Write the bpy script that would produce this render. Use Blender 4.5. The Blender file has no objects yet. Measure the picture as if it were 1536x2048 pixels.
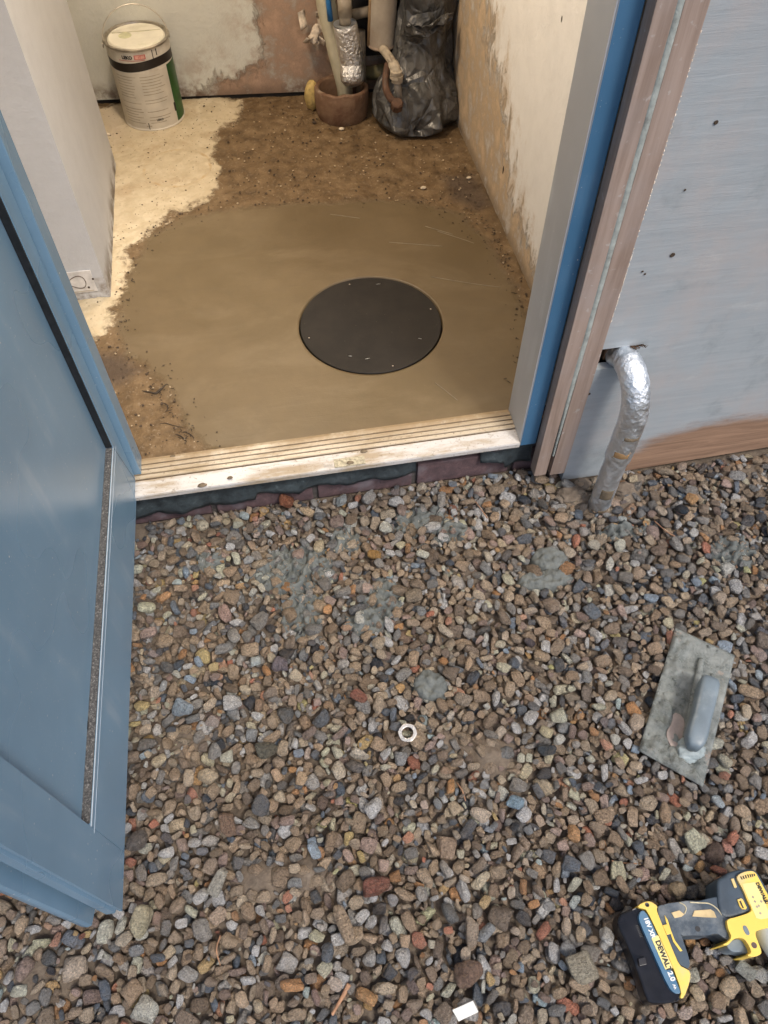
import bpy, bmesh, math, random
import numpy as np
from mathutils import Vector, Matrix

random.seed(7)
rng = np.random.RandomState(11)
sc = bpy.context.scene
C = sc.collection
R = math.radians

# ------------------------------------------------------------------ camera
cam = bpy.data.cameras.new('camera')
cam.sensor_fit = 'VERTICAL'
cam.sensor_height = 36.0
cam.lens = 27.04
cam.clip_start = 0.02
cam.clip_end = 300
camo = bpy.data.objects.new('camera', cam)
C.objects.link(camo)
camo.location = (0, 0, 1.40)
camo.rotation_euler = (R(90 - 54.8), 0, R(-10.18))
sc.camera = camo

# ------------------------------------------------------------------ sky, sun, exposure
SUN_EL, SUN_AZ = R(58), R(150)          # azimuth clockwise from +Y
w = bpy.data.worlds.new('World')
sc.world = w
w.use_nodes = True
nt = w.node_tree
for n in list(nt.nodes):
    nt.nodes.remove(n)
sky = nt.nodes.new('ShaderNodeTexSky')
sky.sky_type = 'NISHITA'
sky.sun_disc = False
sky.sun_elevation = SUN_EL
sky.sun_rotation = SUN_AZ
sky.air_density = 1.0
sky.dust_density = 4.0
bg = nt.nodes.new('ShaderNodeBackground')
bg.inputs['Strength'].default_value = 0.14
wo = nt.nodes.new('ShaderNodeOutputWorld')
nt.links.new(sky.outputs[0], bg.inputs[0])
nt.links.new(bg.outputs[0], wo.inputs[0])

sun = bpy.data.lights.new('sun', 'SUN')
sun.energy = 1.5
sun.angle = R(11)
sun.color = (1.0, 0.96, 0.90)
suno = bpy.data.objects.new('sun', sun)
C.objects.link(suno)
sd = Vector((math.sin(SUN_AZ) * math.cos(SUN_EL), math.cos(SUN_AZ) * math.cos(SUN_EL), math.sin(SUN_EL)))
suno.rotation_euler = (-sd).to_track_quat('-Z', 'Y').to_euler()

sc.view_settings.view_transform = 'Standard'
sc.view_settings.look = 'None'
sc.view_settings.gamma = 1
sc.view_settings.exposure = 0.42
sc.view_settings.use_curve_mapping = False
LAMP_W = 30.0
LAMP_COL = (1.0, 0.81, 0.60)

# ------------------------------------------------------------------ noise helpers (numpy)
def _hash(ix, iy, iz, seed):
    h = (ix.astype(np.int64) * 374761393 + iy.astype(np.int64) * 668265263 + iz.astype(np.int64) * 2147483647 + seed * 1274126177) & 0xFFFFFFFF
    h = ((h ^ (h >> 13)) * 1274126177) & 0xFFFFFFFF
    h = (h ^ (h >> 16)) & 0xFFFFFFFF
    return h.astype(np.float64) / 4294967295.0

def vnoise(x, y, z=None, seed=0):
    x = np.asarray(x, float); y = np.asarray(y, float)
    z = np.zeros_like(x) if z is None else np.asarray(z, float)
    ix, iy, iz = np.floor(x), np.floor(y), np.floor(z)
    fx, fy, fz = x - ix, y - iy, z - iz
    fx = fx * fx * (3 - 2 * fx); fy = fy * fy * (3 - 2 * fy); fz = fz * fz * (3 - 2 * fz)
    r = 0
    for a in (0, 1):
        for b in (0, 1):
            for c in (0, 1):
                wgt = (fx if a else 1 - fx) * (fy if b else 1 - fy) * (fz if c else 1 - fz)
                r = r + wgt * _hash(ix + a, iy + b, iz + c, seed)
    return r

def fbm(x, y, z=None, s=1.0, o=4, seed=0):
    """0..1"""
    t, amp, tot = 0, 1.0, 0.0
    x = np.asarray(x, float) * s; y = np.asarray(y, float) * s
    z = np.zeros_like(x) if z is None else np.asarray(z, float) * s
    for k in range(o):
        t = t + amp * vnoise(x * 2 ** k + 17.3 * k, y * 2 ** k + 5.1 * k, z * 2 ** k, seed + k)
        tot += amp; amp *= 0.5
    return t / tot

def sdf(px, py, poly):
    """signed distance, positive inside"""
    P = np.array(poly, float)
    d = np.full(px.shape, 1e9)
    inside = np.zeros(px.shape, bool)
    n = len(P)
    for i in range(n):
        ax, ay = P[i]; bx, by = P[(i + 1) % n]
        ex, ey = bx - ax, by - ay
        wx, wy = px - ax, py - ay
        t = np.clip((wx * ex + wy * ey) / (ex * ex + ey * ey + 1e-12), 0, 1)
        d = np.minimum(d, np.hypot(wx - ex * t, wy - ey * t))
        c1 = (ay > py) != (by > py)
        xi = ax + (py - ay) / (by - ay + 1e-15) * (bx - ax)
        inside ^= c1 & (px < xi)
    return np.where(inside, d, -d)

# ------------------------------------------------------------------ material helpers
class M:
    def __init__(s, name, rough=0.6, metal=0.0, spec=0.5, col=(0.5, 0.5, 0.5)):
        s.m = bpy.data.materials.new(name)
        s.m.use_nodes = True
        s.t = s.m.node_tree
        s.b = s.t.nodes['Principled BSDF']
        s.b.inputs['Roughness'].default_value = rough
        s.b.inputs['Metallic'].default_value = metal
        s.b.inputs['Specular IOR Level'].default_value = spec
        s.b.inputs['Base Color'].default_value = (*col, 1)
    def n(s, t, **kw):
        nd = s.t.nodes.new(t)
        for k, v in kw.items():
            if k.startswith('i_'):
                nd.inputs[k[2:].replace('_', ' ')].default_value = v
            else:
                setattr(nd, k, v)
        return nd
    def l(s, a, b):
        s.t.links.new(a, b)
    def coord(s, kind='Object', scale=(1, 1, 1), off=(0, 0, 0)):
        c = s.n('ShaderNodeTexCoord')
        mp = s.n('ShaderNodeMapping')
        mp.inputs['Scale'].default_value = scale
        mp.inputs['Location'].default_value = off
        s.l(c.outputs[kind], mp.inputs[0])
        return mp.outputs[0]
    def noise(s, vec, scale, detail=4, rough=0.55, dist=0.0):
        nd = s.n('ShaderNodeTexNoise')
        nd.inputs['Scale'].default_value = scale
        nd.inputs['Detail'].default_value = detail
        nd.inputs['Roughness'].default_value = rough
        nd.inputs['Distortion'].default_value = dist
        if vec is not None:
            s.l(vec, nd.inputs['Vector'])
        return nd.outputs['Fac']
    def vor(s, vec, scale, feature='F1', out='Distance'):
        nd = s.n('ShaderNodeTexVoronoi', feature=feature)
        nd.inputs['Scale'].default_value = scale
        s.l(vec, nd.inputs['Vector'])
        return nd.outputs[out]
    def ramp(s, fac, *stops):
        nd = s.n('ShaderNodeValToRGB')
        e = nd.color_ramp.elements
        while len(e) < len(stops):
            e.new(0.5)
        for k, (p, c) in enumerate(stops):
            e[k].position = p
            e[k].color = (*c, 1) if len(c) == 3 else c
        s.l(fac, nd.inputs[0])
        return nd.outputs[0]
    def step(s, fac, a, b, lo=0.0, hi=1.0):
        nd = s.n('ShaderNodeMapRange')
        nd.interpolation_type = 'SMOOTHSTEP'
        nd.inputs['From Min'].default_value = a
        nd.inputs['From Max'].default_value = b
        nd.inputs['To Min'].default_value = lo
        nd.inputs['To Max'].default_value = hi
        s.l(fac, nd.inputs['Value'])
        return nd.outputs[0]
    def math(s, op, a, b=0.0):
        nd = s.n('ShaderNodeMath', operation=op)
        for k, v in enumerate((a, b)):
            if isinstance(v, (int, float)):
                nd.inputs[k].default_value = v
            else:
                s.l(v, nd.inputs[k])
        return nd.outputs[0]
    def mix(s, fac, a, b, blend='MIX'):
        nd = s.n('ShaderNodeMix', data_type='RGBA', blend_type=blend)
        for k, v in ((0, fac), (6, a), (7, b)):
            if isinstance(v, (int, float)):
                nd.inputs[k].default_value = v
            elif isinstance(v, tuple):
                nd.inputs[k].default_value = (*v, 1)
            else:
                s.l(v, nd.inputs[k])
        return nd.outputs[2]
    def attr(s, name, kind='GEOMETRY', out='Fac'):
        nd = s.n('ShaderNodeAttribute', attribute_name=name, attribute_type=kind)
        return nd.outputs[out]
    def bump(s, h, strength=0.5, dist=0.002, prev=None):
        nd = s.n('ShaderNodeBump')
        nd.inputs['Strength'].default_value = strength
        nd.inputs['Distance'].default_value = dist
        s.l(h, nd.inputs['Height'])
        if prev is not None:
            s.l(prev, nd.inputs['Normal'])
        s.l(nd.outputs[0], s.b.inputs['Normal'])
        return nd.outputs[0]
    def col(s, c):
        s.l(c, s.b.inputs['Base Color'])
    def rough(s, c):
        s.l(c, s.b.inputs['Roughness'])

def plain(name, col, rough=0.6, metal=0.0, var=0.25, scale=40, bump=0.2, bd=0.001, spec=0.5, dirt=None, dirt_amt=0.5):
    m = M(name, rough, metal, spec, col)
    v = m.coord()
    n = m.noise(v, scale, 6)
    lo = tuple(c * (1 - var) for c in col); hi = tuple(min(1, c * (1 + var)) for c in col)
    c = m.ramp(n, (0.3, lo), (0.7, hi))
    if dirt:
        d = m.noise(m.coord(off=(3, 1, 7)), scale * 0.3, 8, 0.7)
        c = m.mix(m.step(d, 0.5, 0.68, 0, dirt_amt), c, dirt)
    m.col(c)
    m.rough(m.step(m.noise(v, scale * 0.6, 4), 0.3, 0.7, rough * 0.8, min(1, rough * 1.2)))
    if bump:
        m.bump(m.noise(v, scale * 3, 6), bump, bd)
    return m.m

# ------------------------------------------------------------------ object helpers
def wloc(o):
    l = Vector((0, 0, 0))
    while o is not None:
        l += o.location; o = o.parent
    return l

def thing(name, label, cat, loc=(0, 0, 0), group=None, rotz=0):
    o = bpy.data.objects.new(name, None)
    C.objects.link(o)
    o.empty_display_size = 0.05
    o.location = loc
    o.rotation_euler = (0, 0, rotz)
    o['label'] = label; o['category'] = cat
    if group:
        o['group'] = group
    return o

def tag(o, label=None, cat=None, group=None, kind=None):
    for k, v in (('label', label), ('category', cat), ('group', group), ('kind', kind)):
        if v:
            o[k] = v
    return o

def link(name, me, mat, parent=None, smooth=False, local=False):
    if mat is not None and not me.materials:
        me.materials.append(mat)
    if smooth:
        me.polygons.foreach_set('use_smooth', [True] * len(me.polygons))
    o = bpy.data.objects.new(name, me)
    C.objects.link(o)
    if parent is not None:
        if not local:
            me.transform(Matrix.Translation(-wloc(parent)))
        o.parent = parent
    return o

def from_np(name, V, F, mat, parent=None, smooth=False, local=False, attrs=None):
    me = bpy.data.meshes.new(name)
    me.from_pydata([tuple(v) for v in V], [], [tuple(f) for f in F])
    me.update()
    if attrs:
        for k, a in attrs.items():
            at = me.attributes.new(k, 'FLOAT', 'POINT')
            at.data.foreach_set('value', np.asarray(a, np.float32).ravel())
    return link(name, me, mat, parent, smooth, local)

def from_bm(name, bm, mat, parent=None, smooth=False, local=False, bevel=0.0, seg=2, auto=None):
    bmesh.ops.recalc_face_normals(bm, faces=bm.faces)
    if bevel:
        bmesh.ops.bevel(bm, geom=[e for e in bm.edges if len(e.link_faces) == 2 and e.calc_face_angle(0) > 0.5], offset=bevel, segments=seg, affect='EDGES', profile=0.6, clamp_overlap=True)
    if auto is not None:
        for f in bm.faces:
            f.smooth = True
        for e in bm.edges:
            e.smooth = e.calc_face_angle(0) < auto if len(e.link_faces) == 2 else False
    me = bpy.data.meshes.new(name)
    bm.to_mesh(me); bm.free()
    o = link(name, me, mat, parent, smooth, local)
    if auto is not None:
        wn = o.modifiers.new('normals', 'WEIGHTED_NORMAL'); wn.keep_sharp = True; wn.weight = 100
    return o

def add_box(bm, a, b):
    x0, y0, z0 = a; x1, y1, z1 = b
    v = [bm.verts.new(p) for p in ((x0, y0, z0), (x1, y0, z0), (x1, y1, z0), (x0, y1, z0), (x0, y0, z1), (x1, y0, z1), (x1, y1, z1), (x0, y1, z1))]
    for f in ((0, 3, 2, 1), (4, 5, 6, 7), (0, 1, 5, 4), (1, 2, 6, 5), (2, 3, 7, 6), (3, 0, 4, 7)):
        bm.faces.new([v[i] for i in f])

def box(name, a, b, mat, parent=None, bevel=0.0, local=False, seg=2):
    bm = bmesh.new(); add_box(bm, a, b)
    return from_bm(name, bm, mat, parent, bevel=bevel, local=local, seg=seg, auto=0.6 if bevel else None)

def smooth_poly(pts, it=1):
    for _ in range(it):
        q = []
        for i in range(len(pts)):
            a, b = pts[i], pts[(i + 1) % len(pts)]
            q.append((a[0] * .75 + b[0] * .25, a[1] * .75 + b[1] * .25))
            q.append((a[0] * .25 + b[0] * .75, a[1] * .25 + b[1] * .75))
        pts = q
    return pts

def prism(name, pts, z0, z1, mat, parent=None, bevel=0.0, it=0, seg=2, top=None, jig=None):
    """flat outline pushed up from z0 to z1; top = function (x, y) -> extra height"""
    pts = smooth_poly(pts, it)
    bm = bmesh.new()
    lo = [bm.verts.new((x, y, z0)) for x, y in pts]
    f = bm.faces.new(lo)
    r = bmesh.ops.extrude_face_region(bm, geom=[f])
    for v in [g for g in r['geom'] if isinstance(g, bmesh.types.BMVert)]:
        v.co.z = z1 + (top(v.co.x, v.co.y) if top else 0)
    return from_bm(name, bm, mat, parent, bevel=bevel, seg=seg, auto=0.7)

def tube_mesh(path, rad, n=20, caps=True, wob=None):
    P = [Vector(p) for p in path]
    if isinstance(rad, (int, float)):
        rad = [rad] * len(P)
    V, F = [], []
    T = [(P[min(i + 1, len(P) - 1)] - P[max(i - 1, 0)]).normalized() for i in range(len(P))]
    up = Vector((0, 0, 1)) if abs(T[0].z) < 0.9 else Vector((1, 0, 0))
    u = T[0].cross(up).normalized()
    for i, p in enumerate(P):
        u = (u - T[i] * u.dot(T[i])).normalized()
        v = T[i].cross(u)
        for k in range(n):
            a = 2 * math.pi * k / n
            r = rad[i] * (1 + (wob(i, a) if wob else 0))
            V.append(p + (u * math.cos(a) + v * math.sin(a)) * r)
    for i in range(len(P) - 1):
        for k in range(n):
            k2 = (k + 1) % n
            F.append((i * n + k, i * n + k2, (i + 1) * n + k2, (i + 1) * n + k))
    if caps:
        F.append(tuple(range(n))[::-1]); F.append(tuple((len(P) - 1) * n + k for k in range(n)))
    return V, F

def catmull(pts, n=8):
    P = [np.array(p, float) for p in pts]
    P = [2 * P[0] - P[1]] + P + [2 * P[-1] - P[-2]]
    out = []
    for i in range(1, len(P) - 2):
        for k in range(n):
            t = k / n
            out.append(tuple(0.5 * (2 * P[i] + (P[i + 1] - P[i - 1]) * t + (2 * P[i - 1] - 5 * P[i] + 4 * P[i + 1] - P[i + 2]) * t * t + (3 * P[i] - P[i - 1] - 3 * P[i + 1] + P[i + 2]) * t ** 3)))
    out.append(tuple(P[-2]))
    return out

def tube(name, path, rad, mat, parent=None, n=20, caps=True, wob=None, local=False):
    V, F = tube_mesh(path, rad, n, caps, wob)
    return from_np(name, V, F, mat, parent, True, local)

def lathe(name, prof, c, mat, parent=None, n=64, smooth=True, tilt=None, auto=0.6):
    """prof: (r, z) pairs from the bottom; c: centre"""
    bm = bmesh.new()
    rings = []
    for r, z in prof:
        if r < 1e-6:
            rings.append([bm.verts.new((c[0], c[1], c[2] + z))])
        else:
            rings.append([bm.verts.new((c[0] + r * math.cos(2 * math.pi * k / n), c[1] + r * math.sin(2 * math.pi * k / n), c[2] + z)) for k in range(n)])
    for a, b in zip(rings, rings[1:]):
        for k in range(n):
            k2 = (k + 1) % n
            if len(a) == 1 and len(b) == 1:
                continue
            if len(a) == 1:
                bm.faces.new((a[0], b[k2], b[k]))
            elif len(b) == 1:
                bm.faces.new((a[k], a[k2], b[0]))
            else:
                bm.faces.new((a[k], a[k2], b[k2], b[k]))
    if tilt is not None:
        bmesh.ops.rotate(bm, cent=c, matrix=tilt, verts=bm.verts)
    return from_bm(name, bm, mat, parent, auto=auto)

def text_mesh(txt, size, depth=0.0003, bold=0.0, align='LEFT'):
    cu = bpy.data.curves.new('lettering', 'FONT')
    cu.body = txt; cu.size = size; cu.extrude = depth; cu.offset = bold
    cu.align_x = align
    cu.resolution_u = 3
    o = bpy.data.objects.new('lettering', cu)
    C.objects.link(o)
    dg = bpy.context.evaluated_depsgraph_get()
    me = bpy.data.meshes.new_from_object(o.evaluated_get(dg))
    bpy.data.objects.remove(o)
    return me

# ================================================================== MATERIALS
# soil between and under the stones
m = M('damp_soil', 0.85)
v = m.coord()
m.col(m.ramp(m.noise(v, 60, 8, 0.7), (0.25, (0.10, 0.076, 0.055)), (0.55, (0.20, 0.158, 0.118)), (0.8, (0.32, 0.265, 0.205))))
m.bump(m.noise(v, 220, 8, 0.75), 0.9, 0.006)
soil_m = m.m

m = M('gravel_far', 0.8)
v = m.coord()
vc = m.n('ShaderNodeTexVoronoi'); vc.inputs['Scale'].default_value = 38; m.l(v, vc.inputs['Vector'])
sp = m.n('ShaderNodeSeparateColor'); m.l(vc.outputs['Color'], sp.inputs[0])
m.col(m.mix(m.step(vc.outputs['Distance'], 0.35, 0.75), m.ramp(sp.outputs[0], (0, (0.05, 0.055, 0.06)), (0.3, (0.15, 0.10, 0.07)), (0.6, (0.22, 0.17, 0.12)), (0.9, (0.2, 0.19, 0.17)), (1, (0.42, 0.38, 0.31))), (0.03, 0.024, 0.018)))
m.bump(m.step(vc.outputs['Distance'], 0.0, 0.8, 1, 0), 1.0, 0.02)
gravel_far_m = m.m

def stone_material(name, kind='INSTANCER'):
    m = M(name, 0.62, 0, 0.45)
    tc = m.n('ShaderNodeTexCoord')
    ad = m.n('ShaderNodeVectorMath', operation='ADD')
    m.l(tc.outputs['Object'], ad.inputs[0])
    if kind == 'INSTANCER':
        rv = m.n('ShaderNodeAttribute', attribute_name='rnd', attribute_type='INSTANCER')
        mu = m.n('ShaderNodeVectorMath', operation='SCALE'); mu.inputs[3].default_value = 40
        m.l(rv.outputs['Color'], mu.inputs[0]); m.l(mu.outputs[0], ad.inputs[1])
        col = m.n('ShaderNodeAttribute', attribute_name='col', attribute_type='INSTANCER')
        base = col.outputs['Color']
        sp = m.n('ShaderNodeSeparateColor'); m.l(rv.outputs['Color'], sp.inputs[0])
        r0, r1 = sp.outputs[0], sp.outputs[1]
    else:
        oi = m.n('ShaderNodeObjectInfo')
        base = oi.outputs['Color']
        r0 = r1 = oi.outputs['Random']
    v = ad.outputs[0]
    # mesh shapes are about 2 units across
    n1 = m.noise(v, 1.3, 5, 0.6)
    n2 = m.noise(v, 6.0, 6, 0.7)
    n3 = m.noise(v, 16.0, 3, 0.6)
    c = m.mix(m.step(n1, 0.35, 0.7, 0, 0.55), base, m.mix(0.5, base, (0.24, 0.17, 0.10)))
    c = m.mix(1.0, c, m.ramp(n2, (0.28, (0.45, 0.45, 0.45)), (0.5, (1, 1, 1)), (0.72, (1.6, 1.57, 1.5))), 'MULTIPLY')
    # pale dusty film and dark pits, stronger on some stones than on others
    c = m.mix(m.math('MULTIPLY', m.step(n3, 0.52, 0.66), m.step(r0, 0.35, 1.0, 0, 0.75)), c, (0.46, 0.41, 0.34))
    c = m.mix(m.math('MULTIPLY', m.step(n3, 0.44, 0.36), m.step(r1, 0.4, 0.95, 0.0, 0.7)), c, (0.05, 0.04, 0.03))
    m.col(c)
    m.rough(m.step(n2, 0.3, 0.7, 0.24, 0.55))
    b = m.bump(n1, 0.6, 0.22)
    b = m.bump(n2, 0.8, 0.10, b)
    return m.m
stone_m = stone_material('river_stone')
stone_single_m = stone_material('single_stone', 'OBJECT')

m = M('wet_mortar', 0.65)
v = m.coord()
m.col(m.ramp(m.noise(v, 45, 8, 0.7), (0.3, (0.078, 0.088, 0.085)), (0.7, (0.165, 0.178, 0.168))))
m.bump(m.noise(v, 160, 8, 0.7), 0.8, 0.004)
mortar_m = m.m

# door paint: blue grey satin, dusty marks
def door_paint(name, base, rough=0.28, dust=0.5):
    m = M(name, rough, 0, 0.6)
    v = m.coord()
    big = m.noise(v, 3, 5, 0.6)
    c = m.mix(m.step(big, 0.3, 0.75, 0, 0.6), base, tuple(min(1, x * 1.25 + 0.015) for x in base))
    streak = m.noise(m.coord(scale=(34, 34, 2.2)), 1.0, 3, 0.5)
    patch = m.noise(v, 6, 4, 0.6)
    sm = m.math('MULTIPLY', m.step(streak, 0.45, 0.80), m.step(patch, 0.45, 0.70, 0, 0.55 * dust))
    c = m.mix(sm, c, (0.50, 0.54, 0.56))
    sp = m.vor(m.coord(off=(5, 2, 3)), 75)
    spm = m.math('MULTIPLY', m.step(sp, 0.13, 0.06), m.step(m.noise(v, 11, 3), 0.55, 0.63))
    c = m.mix(m.math('MULTIPLY', spm, 0.8), c, (0.6, 0.6, 0.57))
    fine = m.noise(m.coord(off=(9, 9, 2)), 260, 2, 0.5)
    c = m.mix(m.step(fine, 0.70, 0.76, 0, 0.5), c, (0.5, 0.5, 0.48))
    m.col(c)
    m.rough(m.step(m.noise(v, 3, 2, 0.5), 0.3, 0.75, rough * 0.9, rough * 1.25))
    m.bump(m.noise(v, 6, 2), 0.06, 0.004)
    return m.m
DOORC = (0.145, 0.250, 0.355)
door_m = door_paint('door_paint', DOORC)
frame_m = door_paint('frame_paint', (0.045, 0.135, 0.25), 0.35, 0.3)
jamb_m = door_paint('lit_reveal_paint', (0.33, 0.345, 0.37), 0.4, 1.6)  # frame paint made greyer for dust and light reflected from the room

gasket_m = plain('black_rubber', (0.012, 0.013, 0.015), 0.5, var=0.4, scale=80)
m = M('dusty_rubber', 0.8)
v = m.coord()
m.col(m.ramp(m.noise(v, 330, 6, 0.8), (0.38, (0.022, 0.022, 0.025)), (0.55, (0.085, 0.085, 0.085)), (0.68, (0.34, 0.33, 0.32))))
m.bump(m.noise(v, 300, 5, 0.7), 0.6, 0.002)
dusty_m = m.m

# threshold, once white, smeared with mortar
m = M('threshold_plastic', 0.45)
v = m.coord()
g1 = m.noise(m.coord(scale=(7, 30, 30)), 1.0, 8, 0.7)
g2 = m.noise(v, 55, 6, 0.7)
sy0 = m.n('ShaderNodeSeparateXYZ'); m.l(m.coord(), sy0.inputs[0])
c = m.mix(m.step(sy0.outputs[1], 0.035, 0.042), (0.56, 0.545, 0.53), (0.50, 0.43, 0.33))
c = m.mix(m.step(g1, 0.42, 0.64, 0, 0.85), c, (0.33, 0.25, 0.15))
c = m.mix(m.step(m.noise(m.coord(off=(5, 0, 0)), 130, 5, 0.75), 0.58, 0.66, 0, 0.7), c, (0.17, 0.13, 0.09))
c = m.mix(m.step(g2, 0.60, 0.70, 0, 0.7), c, (0.22, 0.17, 0.11))
sy = m.n('ShaderNodeSeparateXYZ'); m.l(m.coord(), sy.inputs[0])
back = m.math('MULTIPLY', m.step(sy.outputs[1], 0.050, 0.092, 0, 1.0), m.step(m.noise(v, 16, 6, 0.7), 0.3, 0.56))
c = m.mix(back, c, (0.30, 0.22, 0.13))
m.col(c)
m.rough(m.step(g1, 0.4, 0.7, 0.35, 0.8))
m.bump(g2, 0.3, 0.002)
thresh_m = m.m

groove_m = plain('groove_grime', (0.07, 0.042, 0.022), 0.9, scale=60)

# ply painted thin blue white, and bare at the foot
m = M('limewashed_plywood', 0.6)
v = m.coord()
gr = m.noise(m.coord(scale=(1.6, 10, 26)), 2.6, 9, 0.72, 0.9)
blot = m.noise(v, 4.5, 8, 0.7)
c = m.mix(m.step(gr, 0.30, 0.78, 0, 1), (0.30, 0.335, 0.36), (0.365, 0.40, 0.425))
c = m.mix(m.step(blot, 0.42, 0.70, 0, 0.75), c, (0.40, 0.365, 0.355))
fl = m.noise(m.coord(scale=(1, 1, 9)), 26, 6, 0.75)
c = m.mix(m.step(fl, 0.60, 0.72, 0, 0.5), c, (0.50, 0.51, 0.52))
dk = m.noise(m.coord(scale=(3, 3, 30), off=(0, 0, 4)), 7, 6, 0.75)
c = m.mix(m.step(dk, 0.60, 0.70, 0, 0.45), c, (0.22, 0.22, 0.235))
sm = m.noise(m.coord(off=(1.3, 0, 0.7)), 7, 7, 0.65)
c = m.mix(m.step(sm, 0.53, 0.72, 0, 0.55), c, (0.19, 0.22, 0.225))
c = m.mix(m.step(m.noise(m.coord(off=(3, 0, 1), scale=(1, 1, 2)), 9, 8, 0.75), 0.55, 0.7, 0, 0.35), c, (0.47, 0.48, 0.47))
bare = m.math('ADD', m.attr('bare'), m.math('MULTIPLY', m.math('SUBTRACT', m.noise(m.coord(scale=(7, 1, 26)), 1.0, 9, 0.78), 0.5), 0.10))
bw = m.mix(m.step(gr, 0.3, 0.7), (0.19, 0.105, 0.058), (0.36, 0.215, 0.13))
c = m.mix(m.step(bare, -0.022, 0.030, 0, 0.92), c, bw)
m.col(c)
c2 = None
b = m.bump(dk, 0.3, 0.0015, m.bump(gr, 0.30, 0.002))
ply_m = m.m

m = M('brown_trim_timber', 0.55)
gr = m.noise(m.coord(scale=(26, 26, 1.6)), 2.0, 7, 0.65, 0.4)
blot = m.noise(m.coord(), 7, 5)
c = m.mix(m.step(gr, 0.3, 0.7), (0.235, 0.170, 0.135), (0.37, 0.285, 0.24))
c = m.mix(m.step(blot, 0.42, 0.75, 0, 0.65), c, (0.33, 0.285, 0.27))
m.col(m.mix(m.step(m.noise(m.coord(), 60, 5), 0.62, 0.7, 0, 0.4), c, (0.5, 0.48, 0.46)))
m.bump(gr, 0.35, 0.0015)
trim_m = m.m
sealant_m = plain('grey_sealant', (0.33, 0.36, 0.34), 0.55, var=0.25, scale=60, bump=0.5, bd=0.002, dirt=(0.12, 0.11, 0.10))
darkwood_m = plain('dark_timber', (0.10, 0.055, 0.03), 0.8, var=0.5, scale=30, bump=0.5)
render_m = plain('grey_blockwork', (0.20, 0.19, 0.175), 0.9, scale=20, bump=0.6, bd=0.003)

# bricks, damp proof course
m = M('purple_brick', 0.75)
v = m.coord('Object')
n = m.noise(v, 34, 7, 0.7)
c = m.ramp(n, (0.25, (0.055, 0.04, 0.045)), (0.55, (0.12, 0.075, 0.08)), (0.8, (0.22, 0.14, 0.14)))
c = m.mix(m.step(m.noise(v, 14, 5), 0.5, 0.7, 0, 0.6), c, (0.20, 0.18, 0.20))
m.col(c); m.bump(m.noise(v, 120, 6, 0.7), 0.7, 0.003)
brick_m = m.m
m = M('old_bitumen_sheet', 0.4)
v = m.coord()
c = m.ramp(m.noise(v, 40, 8, 0.7), (0.3, (0.014, 0.018, 0.022)), (0.62, (0.045, 0.06, 0.068)), (0.8, (0.16, 0.20, 0.21)))
m.col(c); m.bump(m.noise(v, 70, 6, 0.7), 0.7, 0.004)
bitumen_m = m.m

# floor: one sheet with three zones held as distances to their outlines
m = M('screed_floor', 0.6)
v = m.coord()
edge = m.math('MULTIPLY', m.math('SUBTRACT', m.noise(v, 17, 10, 0.74), 0.5), 0.15)
cream = m.math('ADD', m.attr('cream'), edge)
scr = m.math('ADD', m.attr('screed'), m.math('MULTIPLY', edge, 0.55))
n_l = m.noise(v, 5, 5, 0.6); n_m = m.noise(v, 24, 7, 0.65); n_h = m.noise(v, 110, 6, 0.7)
brown = m.ramp(n_m, (0.24, (0.058, 0.034, 0.015)), (0.5, (0.142, 0.089, 0.041)), (0.76, (0.24, 0.165, 0.09)))
brown = m.mix(m.step(n_h, 0.56, 0.66, 0, 0.55), brown, (0.32, 0.25, 0.17))
brown = m.mix(m.step(m.attr('dark'), -0.02, 0.035, 0, 0.75), brown, (0.060, 0.042, 0.032))
scre = m.mix(m.step(n_l, 0.3, 0.7), (0.112, 0.079, 0.039), (0.142, 0.101, 0.052))
scre = m.mix(m.step(m.noise(m.coord(off=(3, 3, 0), scale=(1, 2.2, 1)), 3.2, 7, 0.65, 0.8), 0.42, 0.68, 0, 0.6), scre, (0.175, 0.130, 0.075))
scre = m.mix(m.step(n_m, 0.4, 0.75, 0, 0.35), scre, (0.105, 0.077, 0.042))
scre = m.mix(m.step(n_h, 0.70, 0.76, 0, 0.5), scre, (0.38, 0.34, 0.27))
crm = m.mix(m.step(n_m, 0.3, 0.7), (0.50, 0.41, 0.27), (0.60, 0.51, 0.36))
crm = m.mix(m.step(m.noise(m.coord(off=(2, 2, 0)), 9, 6, 0.7), 0.5, 0.72, 0, 0.7), crm, (0.42, 0.31, 0.19))
crm = m.mix(m.step(m.attr('pale'), -0.03, 0.05, 0, 0.8), crm, (0.60, 0.50, 0.38))
crm = m.mix(m.math('MULTIPLY', m.step(m.vor(m.coord(), 70), 0.20, 0.08), m.step(n_m, 0.4, 0.6, 0.1, 0.9)), crm, (0.10, 0.07, 0.04))
crm = m.mix(m.step(m.noise(m.coord(off=(7, 1, 0)), 30, 8, 0.75), 0.60, 0.70, 0, 0.7), crm, (0.30, 0.22, 0.13))
rg = m.math('ABSOLUTE', m.math('ADD', m.attr('ring'), m.math('MULTIPLY', m.math('SUBTRACT', n_m, 0.5), 0.012)))
crm = m.mix(m.math('MULTIPLY', m.step(rg, 0.007, 0.0015), m.step(n_m, 0.42, 0.66, 0.05, 0.55)), crm, (0.40, 0.24, 0.08))
mk = m.step(scr, -0.014, 0.020)
mc = m.step(cream, -0.010, 0.014)
c = m.mix(mc, m.mix(mk, brown, scre), crm)
m.col(c)
ro = m.n('ShaderNodeMix'); ro.data_type = 'FLOAT'
m.l(mk, ro.inputs[0]); m.l(m.step(n_m, 0.3, 0.7, 0.42, 0.85), ro.inputs[2]); m.l(m.step(n_l, 0.3, 0.7, 0.40, 0.55), ro.inputs[3])
m.rough(ro.outputs[0])
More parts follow.
